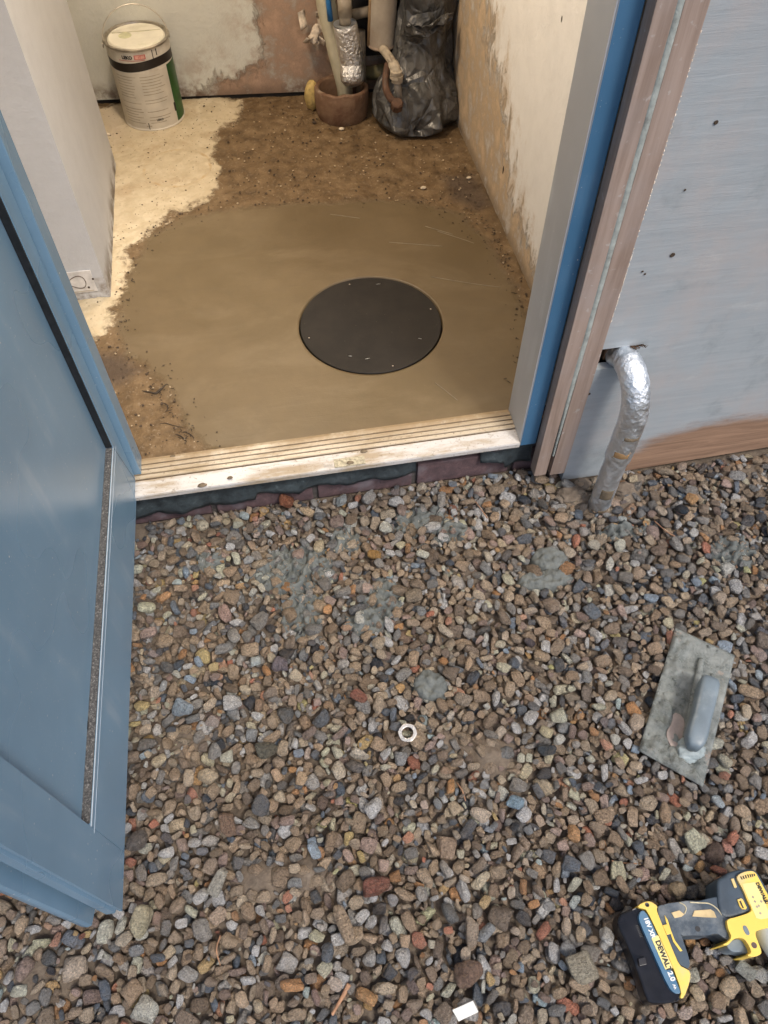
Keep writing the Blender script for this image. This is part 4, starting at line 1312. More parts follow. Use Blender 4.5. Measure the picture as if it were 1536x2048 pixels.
# ================================================================== DOOR LEAF
HX, HY, DZ0 = -0.337, 1.060, 0.115
ang = math.atan2(0.242 - HY, -0.354 - HX)
dl = thing('door', 'blue grey panelled door standing wide open on the left', 'door', (HX, HY, DZ0), rotz=ang)
DL, DH, DT = 0.8185, 1.96, 0.055
RX0, RX1, RZ0 = 0.047, 0.735, 0.168        # recess in leaf coordinates (x along leaf, y out of face)
def lb(name, a, b, mat, bevel=0.0012, parent=dl):
    return box(name, a, b, mat, parent, bevel=bevel, local=True, seg=2)
lb('stile', (0.0, -DT, 0.0), (RX0 - 0.0005, 0.0, DH), door_m)
# free stile with stepped and grooved edge
prof = [(RX1 + 0.0005, 0), (DL, 0), (DL, -0.004), (DL - 0.004, -0.0055), (DL - 0.004, -0.009), (DL + 0.001, -0.011), (DL + 0.001, -0.024), (DL - 0.013, -0.028), (DL - 0.013, -0.040), (DL + 0.012, -0.044), (DL + 0.014, -0.050), (DL + 0.012, -DT - 0.004), (RX1 + 0.0005, -DT)]
bm = bmesh.new()
lo = [bm.verts.new((x, y, 0.0)) for x, y in prof]
f = bm.faces.new(lo)
r = bmesh.ops.extrude_face_region(bm, geom=[f])
for v_ in [g for g in r['geom'] if isinstance(g, bmesh.types.BMVert)]:
    v_.co.z = DH
from_bm('stile', bm, door_m, dl, bevel=0.0009, local=True, auto=0.6)
lb('rail', (RX0, -DT, 0.0), (RX1, 0.0, RZ0 - 0.0005), door_m)
lb('rail', (RX0, -DT, DH - 0.10), (RX1, 0.0, DH), door_m)
lb('panel', (RX0 + 0.0015, -DT + 0.004, RZ0 + 0.0015), (RX1 + 0.0004, -0.013, DH - 0.1015), door_m, 0.0)
# gasket lining the recess: upright black strip by the hinge, dusty ledge at the bottom
lb('gasket', (RX0 + 0.0002, -0.0129, RZ0 + 0.004), (RX0 + 0.0032, -0.0008, DH - 0.105), gasket_m, 0.0005)
lb('gasket', (RX0 + 0.0034, -0.0129, RZ0 + 0.0002), (RX1 - 0.0034, -0.0012, RZ0 + 0.0034), dusty_m, 0.0005)
bead_m = plain('pale_bead', (0.40, 0.47, 0.54), 0.35, var=0.15, scale=60, bump=0)
lb('bead', (RX0 - 0.0006, -0.0006, RZ0 - 0.0022), (RX1 + 0.0006, 0.0006, RZ0 - 0.0002), bead_m, 0.0)
lb('bead', (RX0 - 0.0026, -0.0006, RZ0 - 0.0022), (RX0 - 0.0008, 0.0006, DH - 0.1), door_m, 0.0)
lb('bead', (0.030, -0.0006, RZ0 - 0.0155), (RX1 + 0.006, 0.0004, RZ0 - 0.0147), bead_m, 0.0)  # thin pale strip painting in the highlight of a groove
# mitre lines at the two lower corners
for (xa, za, xb, zb) in ((RX0, RZ0, 0.004, 0.006),):
    tube('joint_line', [(xa, 0.0001, za), ((xa + xb) / 2, 0.0001, (za + zb) / 2), (xb, 0.0001, zb)], 0.00035, gasket_m, dl, 6, local=True)
lb('edge_seal', (DL - 0.0125, -0.039, 0.002), (DL - 0.010, -0.029, DH - 0.002), gasket_m, 0.0)
lb('kick_mark', (0.60, 0.0001, 0.262 - DZ0 + 0.06), (0.612, 0.0007, 0.262 - DZ0 + 0.064), gasket_m, 0.0)
for zz in (0.25, 1.0, 1.7):
    tube('hinge', [(-0.004, -DT * .5, zz), (-0.004, -DT * .5, zz + 0.08)], 0.006, steel_m, dl, 12, local=True)

# ================================================================== PLYWOOD WALL, TRIM
tb = thing('door_trim', 'two brown timber trim boards with a grey sealant line between them', 'trim', (0.552, 0.984, 0.03))
box('trim_board', (0.5180, 0.9840, 0.036), (0.5465, 1.0110, 2.25), trim_m, tb, bevel=0.0015)
box('trim_board', (0.5560, 0.9842, 0.031), (0.5905, 1.0112, 2.25), trim_m, tb, bevel=0.0015)
zz = np.linspace(0.10, 2.24, 90)
wseal = np.clip((zz - 0.06) / 0.3, 0.25, 1)
V, F = [], []
for q, (z, w_) in enumerate(zip(zz, wseal)):
    wv = 0.0012 * (float(vnoise(np.array([z * 18]), np.array([1.0]))[0]) - 0.5)
    hw = 0.0047 * w_ + 0.0012
    for t_ in range(7):
        a = math.pi * t_ / 6
        V.append((0.5512 + wv - math.cos(a) * hw, 0.9868 - math.sin(a) * 0.0038, z))
for q in range(len(zz) - 1):
    for t_ in range(6):
        a = q * 7 + t_; F.append((a, a + 1, a + 8, a + 7))
from_np('sealant_bead', V, F, sealant_m, tb, True)
box('gap_backing', (0.5466, 1.000, 0.035), (0.5559, 1.012, 2.25), black_m, tb)

pw = thing('plywood_wall', 'whitewashed plywood wall sheet with bare brown foot right of the door', 'plywood wall', (0.60, 0.99, 0.0))
def ply_sheet(x0, x1, z0, z1, hole=None, parent=None, yf=0.990, step=0.010, foot=None):
    xs = np.unique(np.concatenate([np.arange(x0, x1, step), [x1]] + ([[hole[0], hole[1]]] if hole else [])))
    zs = np.unique(np.concatenate([np.arange(z0, z1, step), [z1]] + ([[hole[2], hole[3]]] if hole else [])))
    X, Zg = np.meshgrid(xs, zs, indexing='ij')
    nx, ny = X.shape
    idx = np.arange(nx * ny).reshape(nx, ny)
    F = np.stack([idx[:-1, :-1], idx[1:, :-1], idx[1:, 1:], idx[:-1, 1:]], -1).reshape(-1, 4)
    xc = X.ravel()[F].mean(1); zc = Zg.ravel()[F].mean(1)
    if hole:
        F = F[~((xc > hole[0]) & (xc < hole[1]) & (zc > hole[2]) & (zc < hole[3]))]
    Yf = np.full(X.shape, yf)
    if foot:
        Zg = Zg + foot(X) * np.clip(1 - (Zg - z0) / 0.05, 0, 1)
    bare = sdf(X, Zg, BAREPLY)
    V = np.stack([X, Yf, Zg], -1).reshape(-1, 3)
    nv = len(V)
    V = np.vstack([V, V + np.array([0, 0.018, 0])])
    # sides of the sheet
    edges = {}
    for f in F:
        for a, b in zip(f, np.roll(f, -1)):
            edges[(a, b)] = edges.get((a, b), 0) + 1
    side = [(b, a, a + nv, b + nv) for (a, b) in edges if (b, a) not in edges]
    FF = [tuple(f) for f in F] + [tuple(int(i) + nv for i in f[::-1]) for f in F] + side
    return from_np('ply_sheet', V, FF, ply_m, parent, False, attrs=dict(bare=np.concatenate([bare.ravel()] * 2)))
BAREPLY = [(0.6903,-0.0246),(0.724,0.0563),(0.7761,0.1008),(0.8596,0.1305),(0.9512,0.1353),(1.0414,0.1341)] + [(3.0, 0.13), (3.0, -0.2), (0.70, -0.2)]
HOLE = (0.5925, 0.664, 0.345, 0.398)
ply_sheet(0.5925, 1.9, -0.004, 2.25, HOLE, pw, foot=lambda x: np.clip((x - 0.72) * 0.035, 0, 0.02))
# dark pocket behind the hole and a timber block in it
box('hole_backing', (0.585, 1.030, 0.32), (0.68, 1.036, 0.42), black_m, pw)
box('timber_block', (0.612, 1.0095, 0.349), (0.643, 1.029, 0.394), darkwood_m, pw, bevel=0.003)
for (x, z), s in zip([(0.6673,0.5977),(0.6604,0.8219),(0.5938,0.2803),(0.6223,0.5707),(0.6285,0.5647),(0.5524,0.6905),(0.6486,0.718)], (0.0045, 0.0035, 0.0035, 0.002, 0.002, 0.002, 0.002)):
    lathe('nail_hole', [(0, 0), (s, 0), (s * 0.7, 0.0009), (0, 0.0005)], (x, 0.9888, z), dkcrumb_m, pw, n=12, tilt=Matrix.Rotation(R(90), 3, 'X'))
# splintered edge of the hole
for k in range(7):
    x = 0.648 + 0.004 * k; z = 0.398 + 0.002 * random.random()
    tube('splinter', [(x, 0.988, z), (x + 0.006 * random.random(), 0.982 - 0.003 * random.random(), z + 0.006 * random.random()), (x + 0.010 * random.random(), 0.977, z + 0.010 * random.random())], [0.0016, 0.001, 0.0002], darkwood_m, pw, 5)
# torn white fibres along the edge where the ply meets the trim
V, F = [], []
r_ = np.random.RandomState(5)
for k in range(150):
    z = r_.choice([r_.uniform(0.42, 1.6), r_.normal(0.75, 0.08), r_.normal(0.55, 0.03)]); L = r_.exponential(0.0013); h = r_.uniform(0.0005, 0.002)
    b_i = len(V)
    V += [(0.5935, 0.9892, z), (0.5935, 0.9892, z + h), (0.5910 - L, 0.9836, z + h * 0.5 + r_.uniform(-.001, .001)), (0.5935, 0.9875, z + h * .5)]
    F += [(b_i, b_i + 1, b_i + 2), (b_i, b_i + 2, b_i + 3), (b_i + 1, b_i + 3, b_i + 2)]
o = from_np('torn_fibres', V, F, paper_m, pw); o['kind'] = 'stuff'

# building shell beyond the picture
o = thing('plywood_wall', 'whitewashed plywood wall hidden behind the open door', 'plywood wall', (-1.2, 1.012, 0.0))
BP = BAREPLY; BAREPLY = [(-9, -9), (-8, -9), (-8, -8)]
ply_sheet(-1.9, -0.392, 0.02, 2.25, None, o, yf=1.015, step=0.03)
BAREPLY = BP
box('batten', (-0.391, 1.0145, 0.05), (-0.3765, 1.10, 2.25), trim_m, o)
for nm, a, b in (('outer_wall', (-1.95, 1.06, -0.05), (-0.952, 1.30, 2.35)), ('outer_wall_right', (0.802, 1.06, -0.05), (1.95, 1.30, 2.35)), ('outer_lintel', (-0.96, 1.0185, 2.151), (0.60, 1.095, 2.295))):
    q = box(nm, a, b, render_m); tag(q, kind='structure')
rf = box('roof', (-2.0, 0.95, 2.365), (2.0, 3.0, 2.43), plain('roof_felt', (0.06, 0.06, 0.065), 0.9)); tag(rf, kind='structure')

# ================================================================== FOIL PIPE OUTSIDE
fp = thing('foil_wrapped_pipe', 'bent pipe wrapped in silver foil coming out of the plywood into the gravel', 'pipe', (0.652, 0.905, 0.0))
path = catmull([(0.638, 1.010, 0.362), (0.640, 0.975, 0.378), (0.644, 0.935, 0.366), (0.650, 0.912, 0.325), (0.653, 0.906, 0.27), (0.652, 0.905, 0.19), (0.651, 0.905, 0.10), (0.652, 0.906, 0.02), (0.652, 0.907, -0.03)], 14)
npth = len(path)
def rad_at(i):
    z = path[i][2]
    r = 0.0265
    if z < 0.17:
        r = 0.0235
    if i < 16:
        r = 0.024
    return r
def wobf(i, a):
    x = path[i]
    s = float(i) * 0.22
    return 0.10 * (float(fbm(np.array([math.cos(a) * 1.6 + 4]), np.array([math.sin(a) * 1.6]), np.array([s]), 1.4, 3, 8)[0]) - 0.5) + 0.05 * (float(fbm(np.array([a * 3]), np.array([s * 4]), None, 1, 2, 3)[0]) - 0.5)
tube('foil_wrap', path, [rad_at(i) for i in range(npth)], foil_m, fp, 48, wob=wobf)
for (i0, i1, mt, nm, k) in ((66, 70, rusttape_m, 'tape_band', 0.0), (86, 93, foil_dirt_m, 'mud_smear', 1.0), (58, 61, foil_dirt_m, 'mud_smear', 2.0), (100, 104, foil_dirt_m, 'mud_smear', 3.0)):
    V, F = [], []
    P_ = [Vector(path[min(i, npth - 1)]) for i in range(i0, i1 + 1)]
    nn_ = 14
    for a_i, p in enumerate(P_):
        for q in range(nn_):
            t_ = q / (nn_ - 1)
            a = R(-150) + R(75) * t_ + 0.15 * k
            edge_ = (1 if 0 < q < nn_ - 1 else -1) * (1 if 0 < a_i < len(P_) - 1 else -1)
            rr = rad_at(i0 + a_i) * (1.015 + 0.03 * float(fbm(np.array([q * .5 + k]), np.array([a_i * .7]), None, 1, 3)[0])) - (0.003 if edge_ < 0 else 0)
            V.append((p.x + math.cos(a) * rr, p.y + math.sin(a) * rr, p.z))
    for a_i in range(len(P_) - 1):
        for q in range(nn_ - 1):
            b = a_i * nn_ + q; F.append((b, b + 1, b + nn_ + 1, b + nn_))
    from_np(nm, V, F, mt, fp, True)
# muddy lumps round its foot
for k, ((x, y), r) in enumerate([([(0.5951,0.944)][0], 0.026), ([(0.7221,0.9355)][0], 0.022), ([(0.632,0.9661)][0], 0.018), ([(0.7603,0.9577)][0], 0.016)]):
    V0, F0 = ico(4)
    V = V0 * (1 + 0.7 * (fbm(V0[:, 0] + k * 3.1, V0[:, 1], V0[:, 2] + 5, 3.0, 4) - 0.5))[:, None] * np.array([1.15, 0.85, 0.55]) * r + np.array([x, min(y, 0.972), 0.004])
    o = from_np('soil_clod', V, F0, soil_m, None, True)
    tag(o, ('largest brown soil clod left of the foil wrapped pipe foot', 'brown soil clod right of the foil wrapped pipe foot', 'small soil clod tucked between trim board and pipe', 'small soil clod against the bare plywood foot')[k], 'soil clod', 'soil clods round the pipe foot')

# ================================================================== PAINT TIN
TC = (-0.286, 2.540, FLZ + 0.002)
tin = thing('paint_tin', 'white and green paint tin with lid and wire handle by the back wall', 'paint tin', TC)
TR_, TH = 0.0925, 0.238
lathe('body', [(0, 0), (TR_ - 0.001, 0), (TR_ + 0.0015, 0.001), (TR_ + 0.002, 0.004), (TR_, 0.006), (TR_, TH - 0.008), (TR_ + 0.002, TH - 0.006)], TC, tinwhite_m, tin, n=96)
lathe('rim', [(TR_ + 0.0018, TH - 0.0065), (TR_ + 0.004, TH - 0.004), (TR_ + 0.004, TH), (TR_ + 0.001, TH + 0.002), (TR_ - 0.003, TH + 0.001), (TR_ - 0.005, TH - 0.004), (TR_ - 0.009, TH - 0.005)], TC, tinmetal_m, tin, n=96)
lid = lathe('lid', [(TR_ - 0.0085, TH - 0.0052), (TR_ - 0.012, TH - 0.0005), (TR_ - 0.015, TH + 0.0005), (TR_ - 0.018, TH - 0.001), (0.02, TH - 0.0018), (0, TH - 0.0018)], TC, tinlid_m, tin, n=96)
box('lid_crease', (TC[0] - 0.070, TC[1] + 0.026, TC[2] + TH - 0.0016), (TC[0] + 0.073, TC[1] + 0.030, TC[2] + TH - 0.0004), plain('crease_shade', (0.50, 0.46, 0.33), 0.5), lid)
lathe('paint_spot', [(0, 0), (0.020, 0), (0.018, 0.0008), (0, 0.0008)], (TC[0] - 0.032, TC[1] + 0.008, TC[2] + TH - 0.0017), plain('dried_paint', (0.55, 0.54, 0.34), 0.4), lid, n=24)
def curved(name, a0, a1, z0, z1, off, mat, parent, n=24, warp=None, nz=6):
    V, F = [], []
    for i in range(n + 1):
        a = R(-90 + a0 + (a1 - a0) * i / n)
        for j in range(nz + 1):
            z = z0 + (z1 - z0) * j / nz
            if warp:
                z += warp((a0 + (a1 - a0) * i / n))
            V.append((TC[0] + (TR_ + off) * math.cos(a), TC[1] + (TR_ + off) * math.sin(a), TC[2] + z))
    for i in range(n):
        for j in range(nz):
            b = i * (nz + 1) + j; F.append((b, b + nz + 1, b + nz + 2, b + 1))
    return from_np(name, V, F, mat, parent, True)
curved('green_panel', 52, 150, 0.008, 0.176, 0.0003, tingreen_m, tin, warp=lambda a: 0)
curved('black_band', -95, 150, 0.178, 0.203, 0.0005, tinblack_m, tin, n=60, warp=lambda a: 0.004 * math.sin(R(a * 2.2)))
label = curved('label', -78, 51.5, 0.010, 0.172, 0.0004, plain('label_paper', (0.56, 0.51, 0.42), 0.5, var=0.12, scale=20, bump=0.05), tin)
# lines of small print, two columns
for col_, (a0, a1) in enumerate(((-55, -12), (-6, 40))):
    for k in range(17):
        z = 0.160 - k * 0.0085
        if random.random() < 0.12:
            continue
        curved('print_line', a0 + random.uniform(0, 2), a1 - random.uniform(0, 14), z, z + 0.0022, 0.0007, printgrey_m, label, n=8, nz=1)
curved('print_block', -14, -4, 0.014, 0.018, 0.0008, printgrey_m, label, n=4, nz=1)
def curved_text(txt, a_c, z, size, mat, parent, bold=0.0, nm='lettering'):
    me = text_mesh(txt, size, 0.0002, bold, 'CENTER')
    for v_ in me.vertices:
        a = R(-90 + a_c) + v_.co.x / TR_
        r = TR_ + 0.0009 + v_.co.z
        zz = z + v_.co.y
        v_.co = (TC[0] + r * math.cos(a), TC[1] + r * math.sin(a), TC[2] + zz)
    return link(nm, me, mat, parent)
curved_text('LEKO', -19, 0.2125, 0.0125, printdark_m, tin, 0.0006)
curved('red_box', -6, 14, 0.2105, 0.223, 0.0006, printred_m, tin, n=8, nz=1)
curved('pink_box', -4.5, 12.5, 0.212, 0.2215, 0.0009, printpink_m, tin, n=8, nz=1)
curved_text('IT', 4, 0.2130, 0.0095, printred_m, tin, 0.0001)
curved('print_line', -36, 12, 0.2070, 0.2084, 0.0006, printred_m, tin, n=10, nz=1)
curved('seam_line', 27, 28.5, 0.204, 0.230, 0.0006, printdark_m, tin, n=2)
curved('paint_drip', 35, 37, 0.212, 0.230, 0.0006, printdark_m, tin, n=2)
curved('paint_drip', 49, 54, 0.04, 0.066, 0.0008, printdark_m, tin, n=3)
curved('paint_drip', -10, -8.4, 0.006, 0.026, 0.0008, printdark_m, tin, n=2)
curved_text('LEKO', 14, 0.030, 0.0085, printdark_m, label, 0.0003)
hp = []
ear = [(TC[0] - 0.0955, TC[1] - 0.015), (TC[0] + 0.0925, TC[1] + 0.020)]
for k in range(33):
    t_ = k / 32; a = math.pi * t_
    x = ear[0][0] + (ear[1][0] - ear[0][0]) * (0.5 - 0.5 * math.cos(a)); y_ = ear[0][1] + (ear[1][1] - ear[0][1]) * (0.5 - 0.5 * math.cos(a)) + 0.012 * math.sin(a)
    hp.append((x, y_, TC[2] + TH - 0.012 + 0.088 * math.sin(a)))
tube('wire_handle', hp, 0.0018, plain('handle_wire', (0.55, 0.50, 0.42), 0.35, 0.6), tin, 8)
for ex, ey in ear:
    lathe('ear', [(0, 0), (0.008, 0), (0.008, 0.003), (0, 0.004)], (ex, ey, TC[2] + TH - 0.012), tinmetal_m, tin, n=16, tilt=Matrix.Rotation(R(90 if ex > TC[0] else -90), 3, 'Y'))

# ================================================================== CLAY PIPE AND PIPES IN THE CORNER
PC = (0.305, 2.452, FLZ)
cl = thing('clay_pipe', 'broken round clay pipe socket standing on the floor, open at the top', 'clay pipe', PC)
prof = [(0.070, -0.015), (0.079, 0.0), (0.083, 0.02), (0.085, 0.06), (0.084, 0.082), (0.081, 0.087), (0.074, 0.087), (0.070, 0.082), (0.069, 0.03), (0.066, -0.012)]
bm = bmesh.new(); rings = []
for r, z in prof:
    rg = []
    for k in range(72):
        a = 2 * math.pi * k / 72
        rr = r * (1 + 0.03 * (float(fbm(np.array([math.cos(a) * 2 + 7]), np.array([math.sin(a) * 2]), np.array([z * 20]), 1, 3)[0]) - 0.5))
        zz = z + (0.010 * (float(fbm(np.array([math.cos(a) * 3]), np.array([math.sin(a) * 3]), None, 1, 4, 6)[0]) - 0.5) - 0.006 * math.sin(a + 0.4) if z > 0.07 else 0)
        rg.append(bm.verts.new((PC[0] + rr * math.cos(a), PC[1] + rr * math.sin(a) * 0.98, PC[2] + zz)))
    rings.append(rg)
for a_, b_ in zip(rings, rings[1:]):
    for k in range(72):
        bm.faces.new((a_[k], a_[(k + 1) % 72], b_[(k + 1) % 72], b_[k]))
from_bm('socket', bm, clay_m, cl, smooth=True)
lathe('soil_shade_disc', [(0, 0.006), (0.03, 0.008), (0.0685, 0.004)], PC, dkcrumb_m, cl, n=32)  # dark soil disc, puts the shade inside the socket into its colour
lump('foam_lump', (0.216, 2.500, FLZ + 0.042), 0.030, .8, .9, 1.5, foam_m, 'yellow expanding foam squeezed between clay pipe and wall', 'foam lump', 2.0)

fs = thing('foil_sleeve_pipe', 'short drain pipe in crinkled silver foil hanging over the clay pipe', 'pipe', (0.325, 2.44, 0.22))
def wob2(i, a):
    return 0.05 * (float(fbm(np.array([math.cos(a) * 2 + 4]), np.array([math.sin(a) * 2]), np.array([i * 0.35]), 1.2, 3, 8)[0]) - 0.5)
p1 = [(0.322 + 0.001 * k, 2.440, 0.388 - 0.0066 * k) for k in range(19)]
tube('foil_sleeve', p1, [0.0335] + [0.0355] * 17 + [0.034], foil_in_m, fs, 40, caps=False, wob=wob2)
p2 = [(0.336, 2.440, 0.285), (0.337, 2.436, 0.270), (0.337, 2.430, 0.256), (0.337, 2.424, 0.243), (0.337, 2.419, 0.232), (0.337, 2.415, 0.225), (0.337, 2.412, 0.221)]
tube('foil_cap', p2, [0.030, 0.0355, 0.0372, 0.037, 0.034, 0.026, 0.012], foil_in_m, fs, 40, wob=wob2)
lathe('sleeve_end', [(0.017, 0), (0.0345, 0.001)], (0.3225, 2.440, 0.386), foil_m, fs, n=40)
tube('inner_pipe', [(0.324, 2.445, 0.34), (0.3245, 2.448, 0.42), (0.3245, 2.450, 0.90)], 0.0175, greyplastic_m, fs, 24)
tube('inner_collar', [(0.3245, 2.449, 0.405), (0.3245, 2.449, 0.452)], 0.0205, greyplastic_m, fs, 24)

tube_o = tube('overflow_pipe', catmull([(0.262, 2.535, 0.70), (0.275, 2.525, 0.50), (0.282, 2.515, 0.39), (0.297, 2.50, 0.29), (0.318, 2.485, 0.19), (0.322, 2.482, 0.13)], 6), [0.030] * 12 + [0.029, 0.028, 0.027, 0.026] + [0.024] * 15, creamplastic_m, None, 28)
tag(tube_o, 'aged cream plastic pipe sloping down behind the foil sleeve', 'pipe')
bt = tube('blue_strap', [(0.272, 2.478, 0.60), (0.275, 2.476, 0.50), (0.281, 2.474, 0.43), (0.284, 2.472, 0.385)], [0.008, 0.007, 0.008, 0.0085], bluetape_m, None, 8)
tag(bt, 'bright blue tape strip hanging in front of the cream pipe', 'tape')
# torn paper and plaster round the pipes
r_ = np.random.RandomState(12)
pp_ = thing('torn_wallpaper', 'curled scraps of pale torn paper beside the blue tape', 'torn paper', (0.235, 2.53, 0.33))
for k in range(6):
    cx, cz = 0.215 + 0.012 * k + r_.uniform(-.01, .01), 0.335 + r_.uniform(-0.03, 0.05)
    V, F = [], []
    a0 = r_.uniform(0, 6.3)
    for i in range(6):
        for j in range(4):
            s_ = (i / 5 - .5) * 0.045; t_ = (j / 3 - .5) * 0.022
            V.append((cx + s_ * math.cos(a0) - t_ * math.sin(a0), 2.545 - 0.016 * math.sin(i * 1.1 + k) - 0.006 * j, cz + s_ * math.sin(a0) + t_ * math.cos(a0)))
    for i in range(5):
        for j in range(3):
            b = i * 4 + j; F.append((b, b + 4, b + 5, b + 1))
    o = from_np('scrap', V, F, paper_m, pp_, True)
    so = o.modifiers.new('thick', 'SOLIDIFY'); so.thickness = 0.0012

bt_ = thing('soil_stack_pipe', 'thick beige vertical tube with open lower end in the corner', 'pipe', (0.437, 2.46, 0.31))
tube('tube', [(0.4335, 2.458, 0.318), (0.4355, 2.458, 0.36), (0.445, 2.458, 0.60), (0.455, 2.460, 1.30)], [0.041, 0.041, 0.041, 0.041], beigetube_m, bt_, 40, caps=False)
lathe('end_lip', [(0.020, 0.004), (0.041, 0.0), (0.0435, 0.004), (0.0425, 0.010)], (0.4335, 2.458, 0.312), plain('lip_plastic', (0.40, 0.30, 0.22), 0.5), bt_, n=40)
tube('side_strap', [(0.392, 2.448, 0.32), (0.400, 2.446, 0.45), (0.408, 2.446, 0.62)], 0.005, plain('strap', (0.33, 0.22, 0.12), 0.6), bt_, 8)

wp = thing('water_pipe', 'painted brass elbow and pipe with a rusty tail bending down to the floor', 'pipe', (0.46, 2.42, 0.14))
UP = [(*[(0.429,0.3156)][0], 2.44), (*[(0.4352,0.32)][0], 2.39), (*[(0.4444,0.3147)][0], 2.35), (*[(0.4488,0.3074)][0], 2.325)]
EL = [(*[(0.4461,0.3129)][0], 2.335), (*[(0.4499,0.3063)][0], 2.315), (*[(0.4501,0.2917)][0], 2.307)]
LP = [(*[(0.4497,0.2954)][0], 2.305), (*[(0.4536,0.2661)][0], 2.300), (*[(0.4558,0.2354)][0], 2.285)]
RP = [(*[(0.4358,0.3025)][0], 2.36), (*[(0.4244,0.2831)][0], 2.33), (*[(0.419,0.2633)][0], 2.30), (*[(0.426,0.2463)][0], 2.28), (*[(0.4404,0.2349)][0], 2.268)]
NR = [(*[(0.45,0.3029)][0], 2.307), (*[(0.4516,0.2915)][0], 2.307), (*[(0.4529,0.281)][0], 2.305), (*[(0.444,0.3219)][0], 2.34)]
tube('upper_pipe', catmull([(x, y, z) for x, z, y in UP], 5), 0.0125, brass_m, wp, 18)
tube('elbow', catmull([(x, y, z) for x, z, y in EL], 5), [0.0158] * 11, brass_m, wp, 18)
for (x, z_, y_), rr in zip(NR[:3], (0.0180, 0.0205, 0.0165)):
    lathe('nut_ring', [(0.010, -0.005), (rr, -0.005), (rr, 0.004), (0.010, 0.006)], (x, 2.305, z_), brass_m, wp, n=8 if rr > .02 else 20)
lathe('collar', [(0.010, -0.003), (0.0168, -0.003), (0.0168, 0.003), (0.010, 0.003)], (NR[3][0], 2.34, NR[3][1]), brass_m, wp, n=20, tilt=Matrix.Rotation(R(40), 3, 'Y'))
tube('lower_pipe', [(x, y, z) for x, z, y in LP], 0.0105, plain('dull_pipe', (0.20, 0.18, 0.155), 0.5), wp, 16)
tube('rusty_pipe', catmull([(x, y, z) for x, z, y in RP], 6), [0.0105] * 25, rust_m, wp, 16)
lathe('rusty_coupling', [(0, -0.014), (0.0165, -0.014), (0.0185, -0.008), (0.0185, 0.010), (0.015, 0.014), (0, 0.014)], (RP[-1][0] + 0.005, 2.262, RP[-1][1] - 0.006), rust_m, wp, n=8, tilt=Matrix.Rotation(R(25), 3, 'X'))
gp = tube('green_stub_pipe', [(0.395, 2.53, 0.20), (0.43, 2.50, 0.215), (0.455, 2.485, 0.225)], [0.02, 0.02, 0.02], plain('olive_pipe', (0.16, 0.14, 0.07), 0.5), None, 20)
tag(gp, 'grubby olive pipe stub behind the brass elbow', 'pipe')
gq = tube('waste_pipe_tail', [(0.375, 2.50, 0.34), (0.376, 2.50, 0.26), (0.372, 2.49, 0.14)], 0.016, greyplastic_m, None, 20)
tag(gq, 'dirty brown pipe running down between foil sleeve and beige tube', 'pipe')
gs = tube('cross_brace_pipe', [(0.355, 2.50, 0.385), (0.405, 2.49, 0.395)], 0.014, greyplastic_m, None, 16)
tag(gs, 'short level pipe between the foil sleeve and the beige tube', 'pipe')
dk = box('corner_shade_panel', (0.36, 2.535, 0.25), (0.645, 2.56, 1.2), black_m); tag(dk, kind='structure')  # black panel stands in for the shade in the corner behind the pipes

# black polythene bundle
NA, NZ = 260, 170
A_, T_ = np.meshgrid(np.linspace(0, 2 * np.pi, NA, endpoint=False), np.linspace(0, 1, NZ), indexing='ij')
zt = T_ ** 1.15 * 0.62
def interp(z, xs, ys):
    return np.interp(z, xs, ys)
Rx = interp(zt, [0, .008, .03, .07, .11, .15, .20, .28, .36, .42, .62], [.085, .112, .124, .122, .108, .085, .074, .070, .074, .085, .09])
Ry = interp(zt, [0, .008, .03, .07, .11, .15, .20, .28, .36, .42, .62], [.088, .112, .122, .110, .090, .066, .058, .055, .052, .060, .07])
cxz = interp(zt, [0, .1, .2, .3, .62], [.520, .525, .552, .562, .575]); cyz = interp(zt, [0, .1, .2, .3, .62], [2.372, 2.388, 2.41, 2.425, 2.44])
tw = 2.2 * zt
cx3, sy3 = np.cos(A_ + tw), np.sin(A_ + tw)
def ridge(f):
    return 1 - np.abs(2 * f - 1)
f1 = ridge(fbm(cx3 * 1.5 + 5, sy3 * 1.5 + 5, zt * 5.0, 1.0, 1, 50))
f2 = ridge(fbm(cx3 * 2.6 + 9, sy3 * 2.6, zt * 16.0, 1.0, 2, 60))
f3 = ridge(fbm(cx3 * 7 + 2, sy3 * 7, zt * 26.0, 1.0, 2, 70))
disp = (f1 - 0.6) * 0.40 + (f2 - 0.6) * 0.20
disp *= np.clip(zt / 0.02, 0.3, 1)
X = cxz + Rx * (1 + disp) * np.cos(A_); Y = cyz + Ry * (1 + disp) * np.sin(A_)
X = np.minimum(X, 0.646); 
Zb = FLZ + 0.002 + zt
# front point of the bundle
frontness = np.clip(-np.sin(A_ - 0.05), 0, 1) ** 12 * np.exp(-zt / 0.03)
Y = Y - 0.020 * frontness
idx = np.arange(NA * NZ).reshape(NA, NZ)
I2 = np.roll(idx, -1, 0)
F = np.stack([idx[:, :-1], I2[:, :-1], I2[:, 1:], idx[:, 1:]], -1).reshape(-1, 4)
V = list(np.stack([X, Y, Zb], -1).reshape(-1, 3))
F = [tuple(f) for f in F]
F.append(tuple(int(i) for i in idx[:, 0])[::-1])
bag = from_np('polythene_bundle', V, F, bag_m, None, True)
tag(bag, 'crumpled black polythene bundled round a pipe in the back corner', 'plastic sheet')
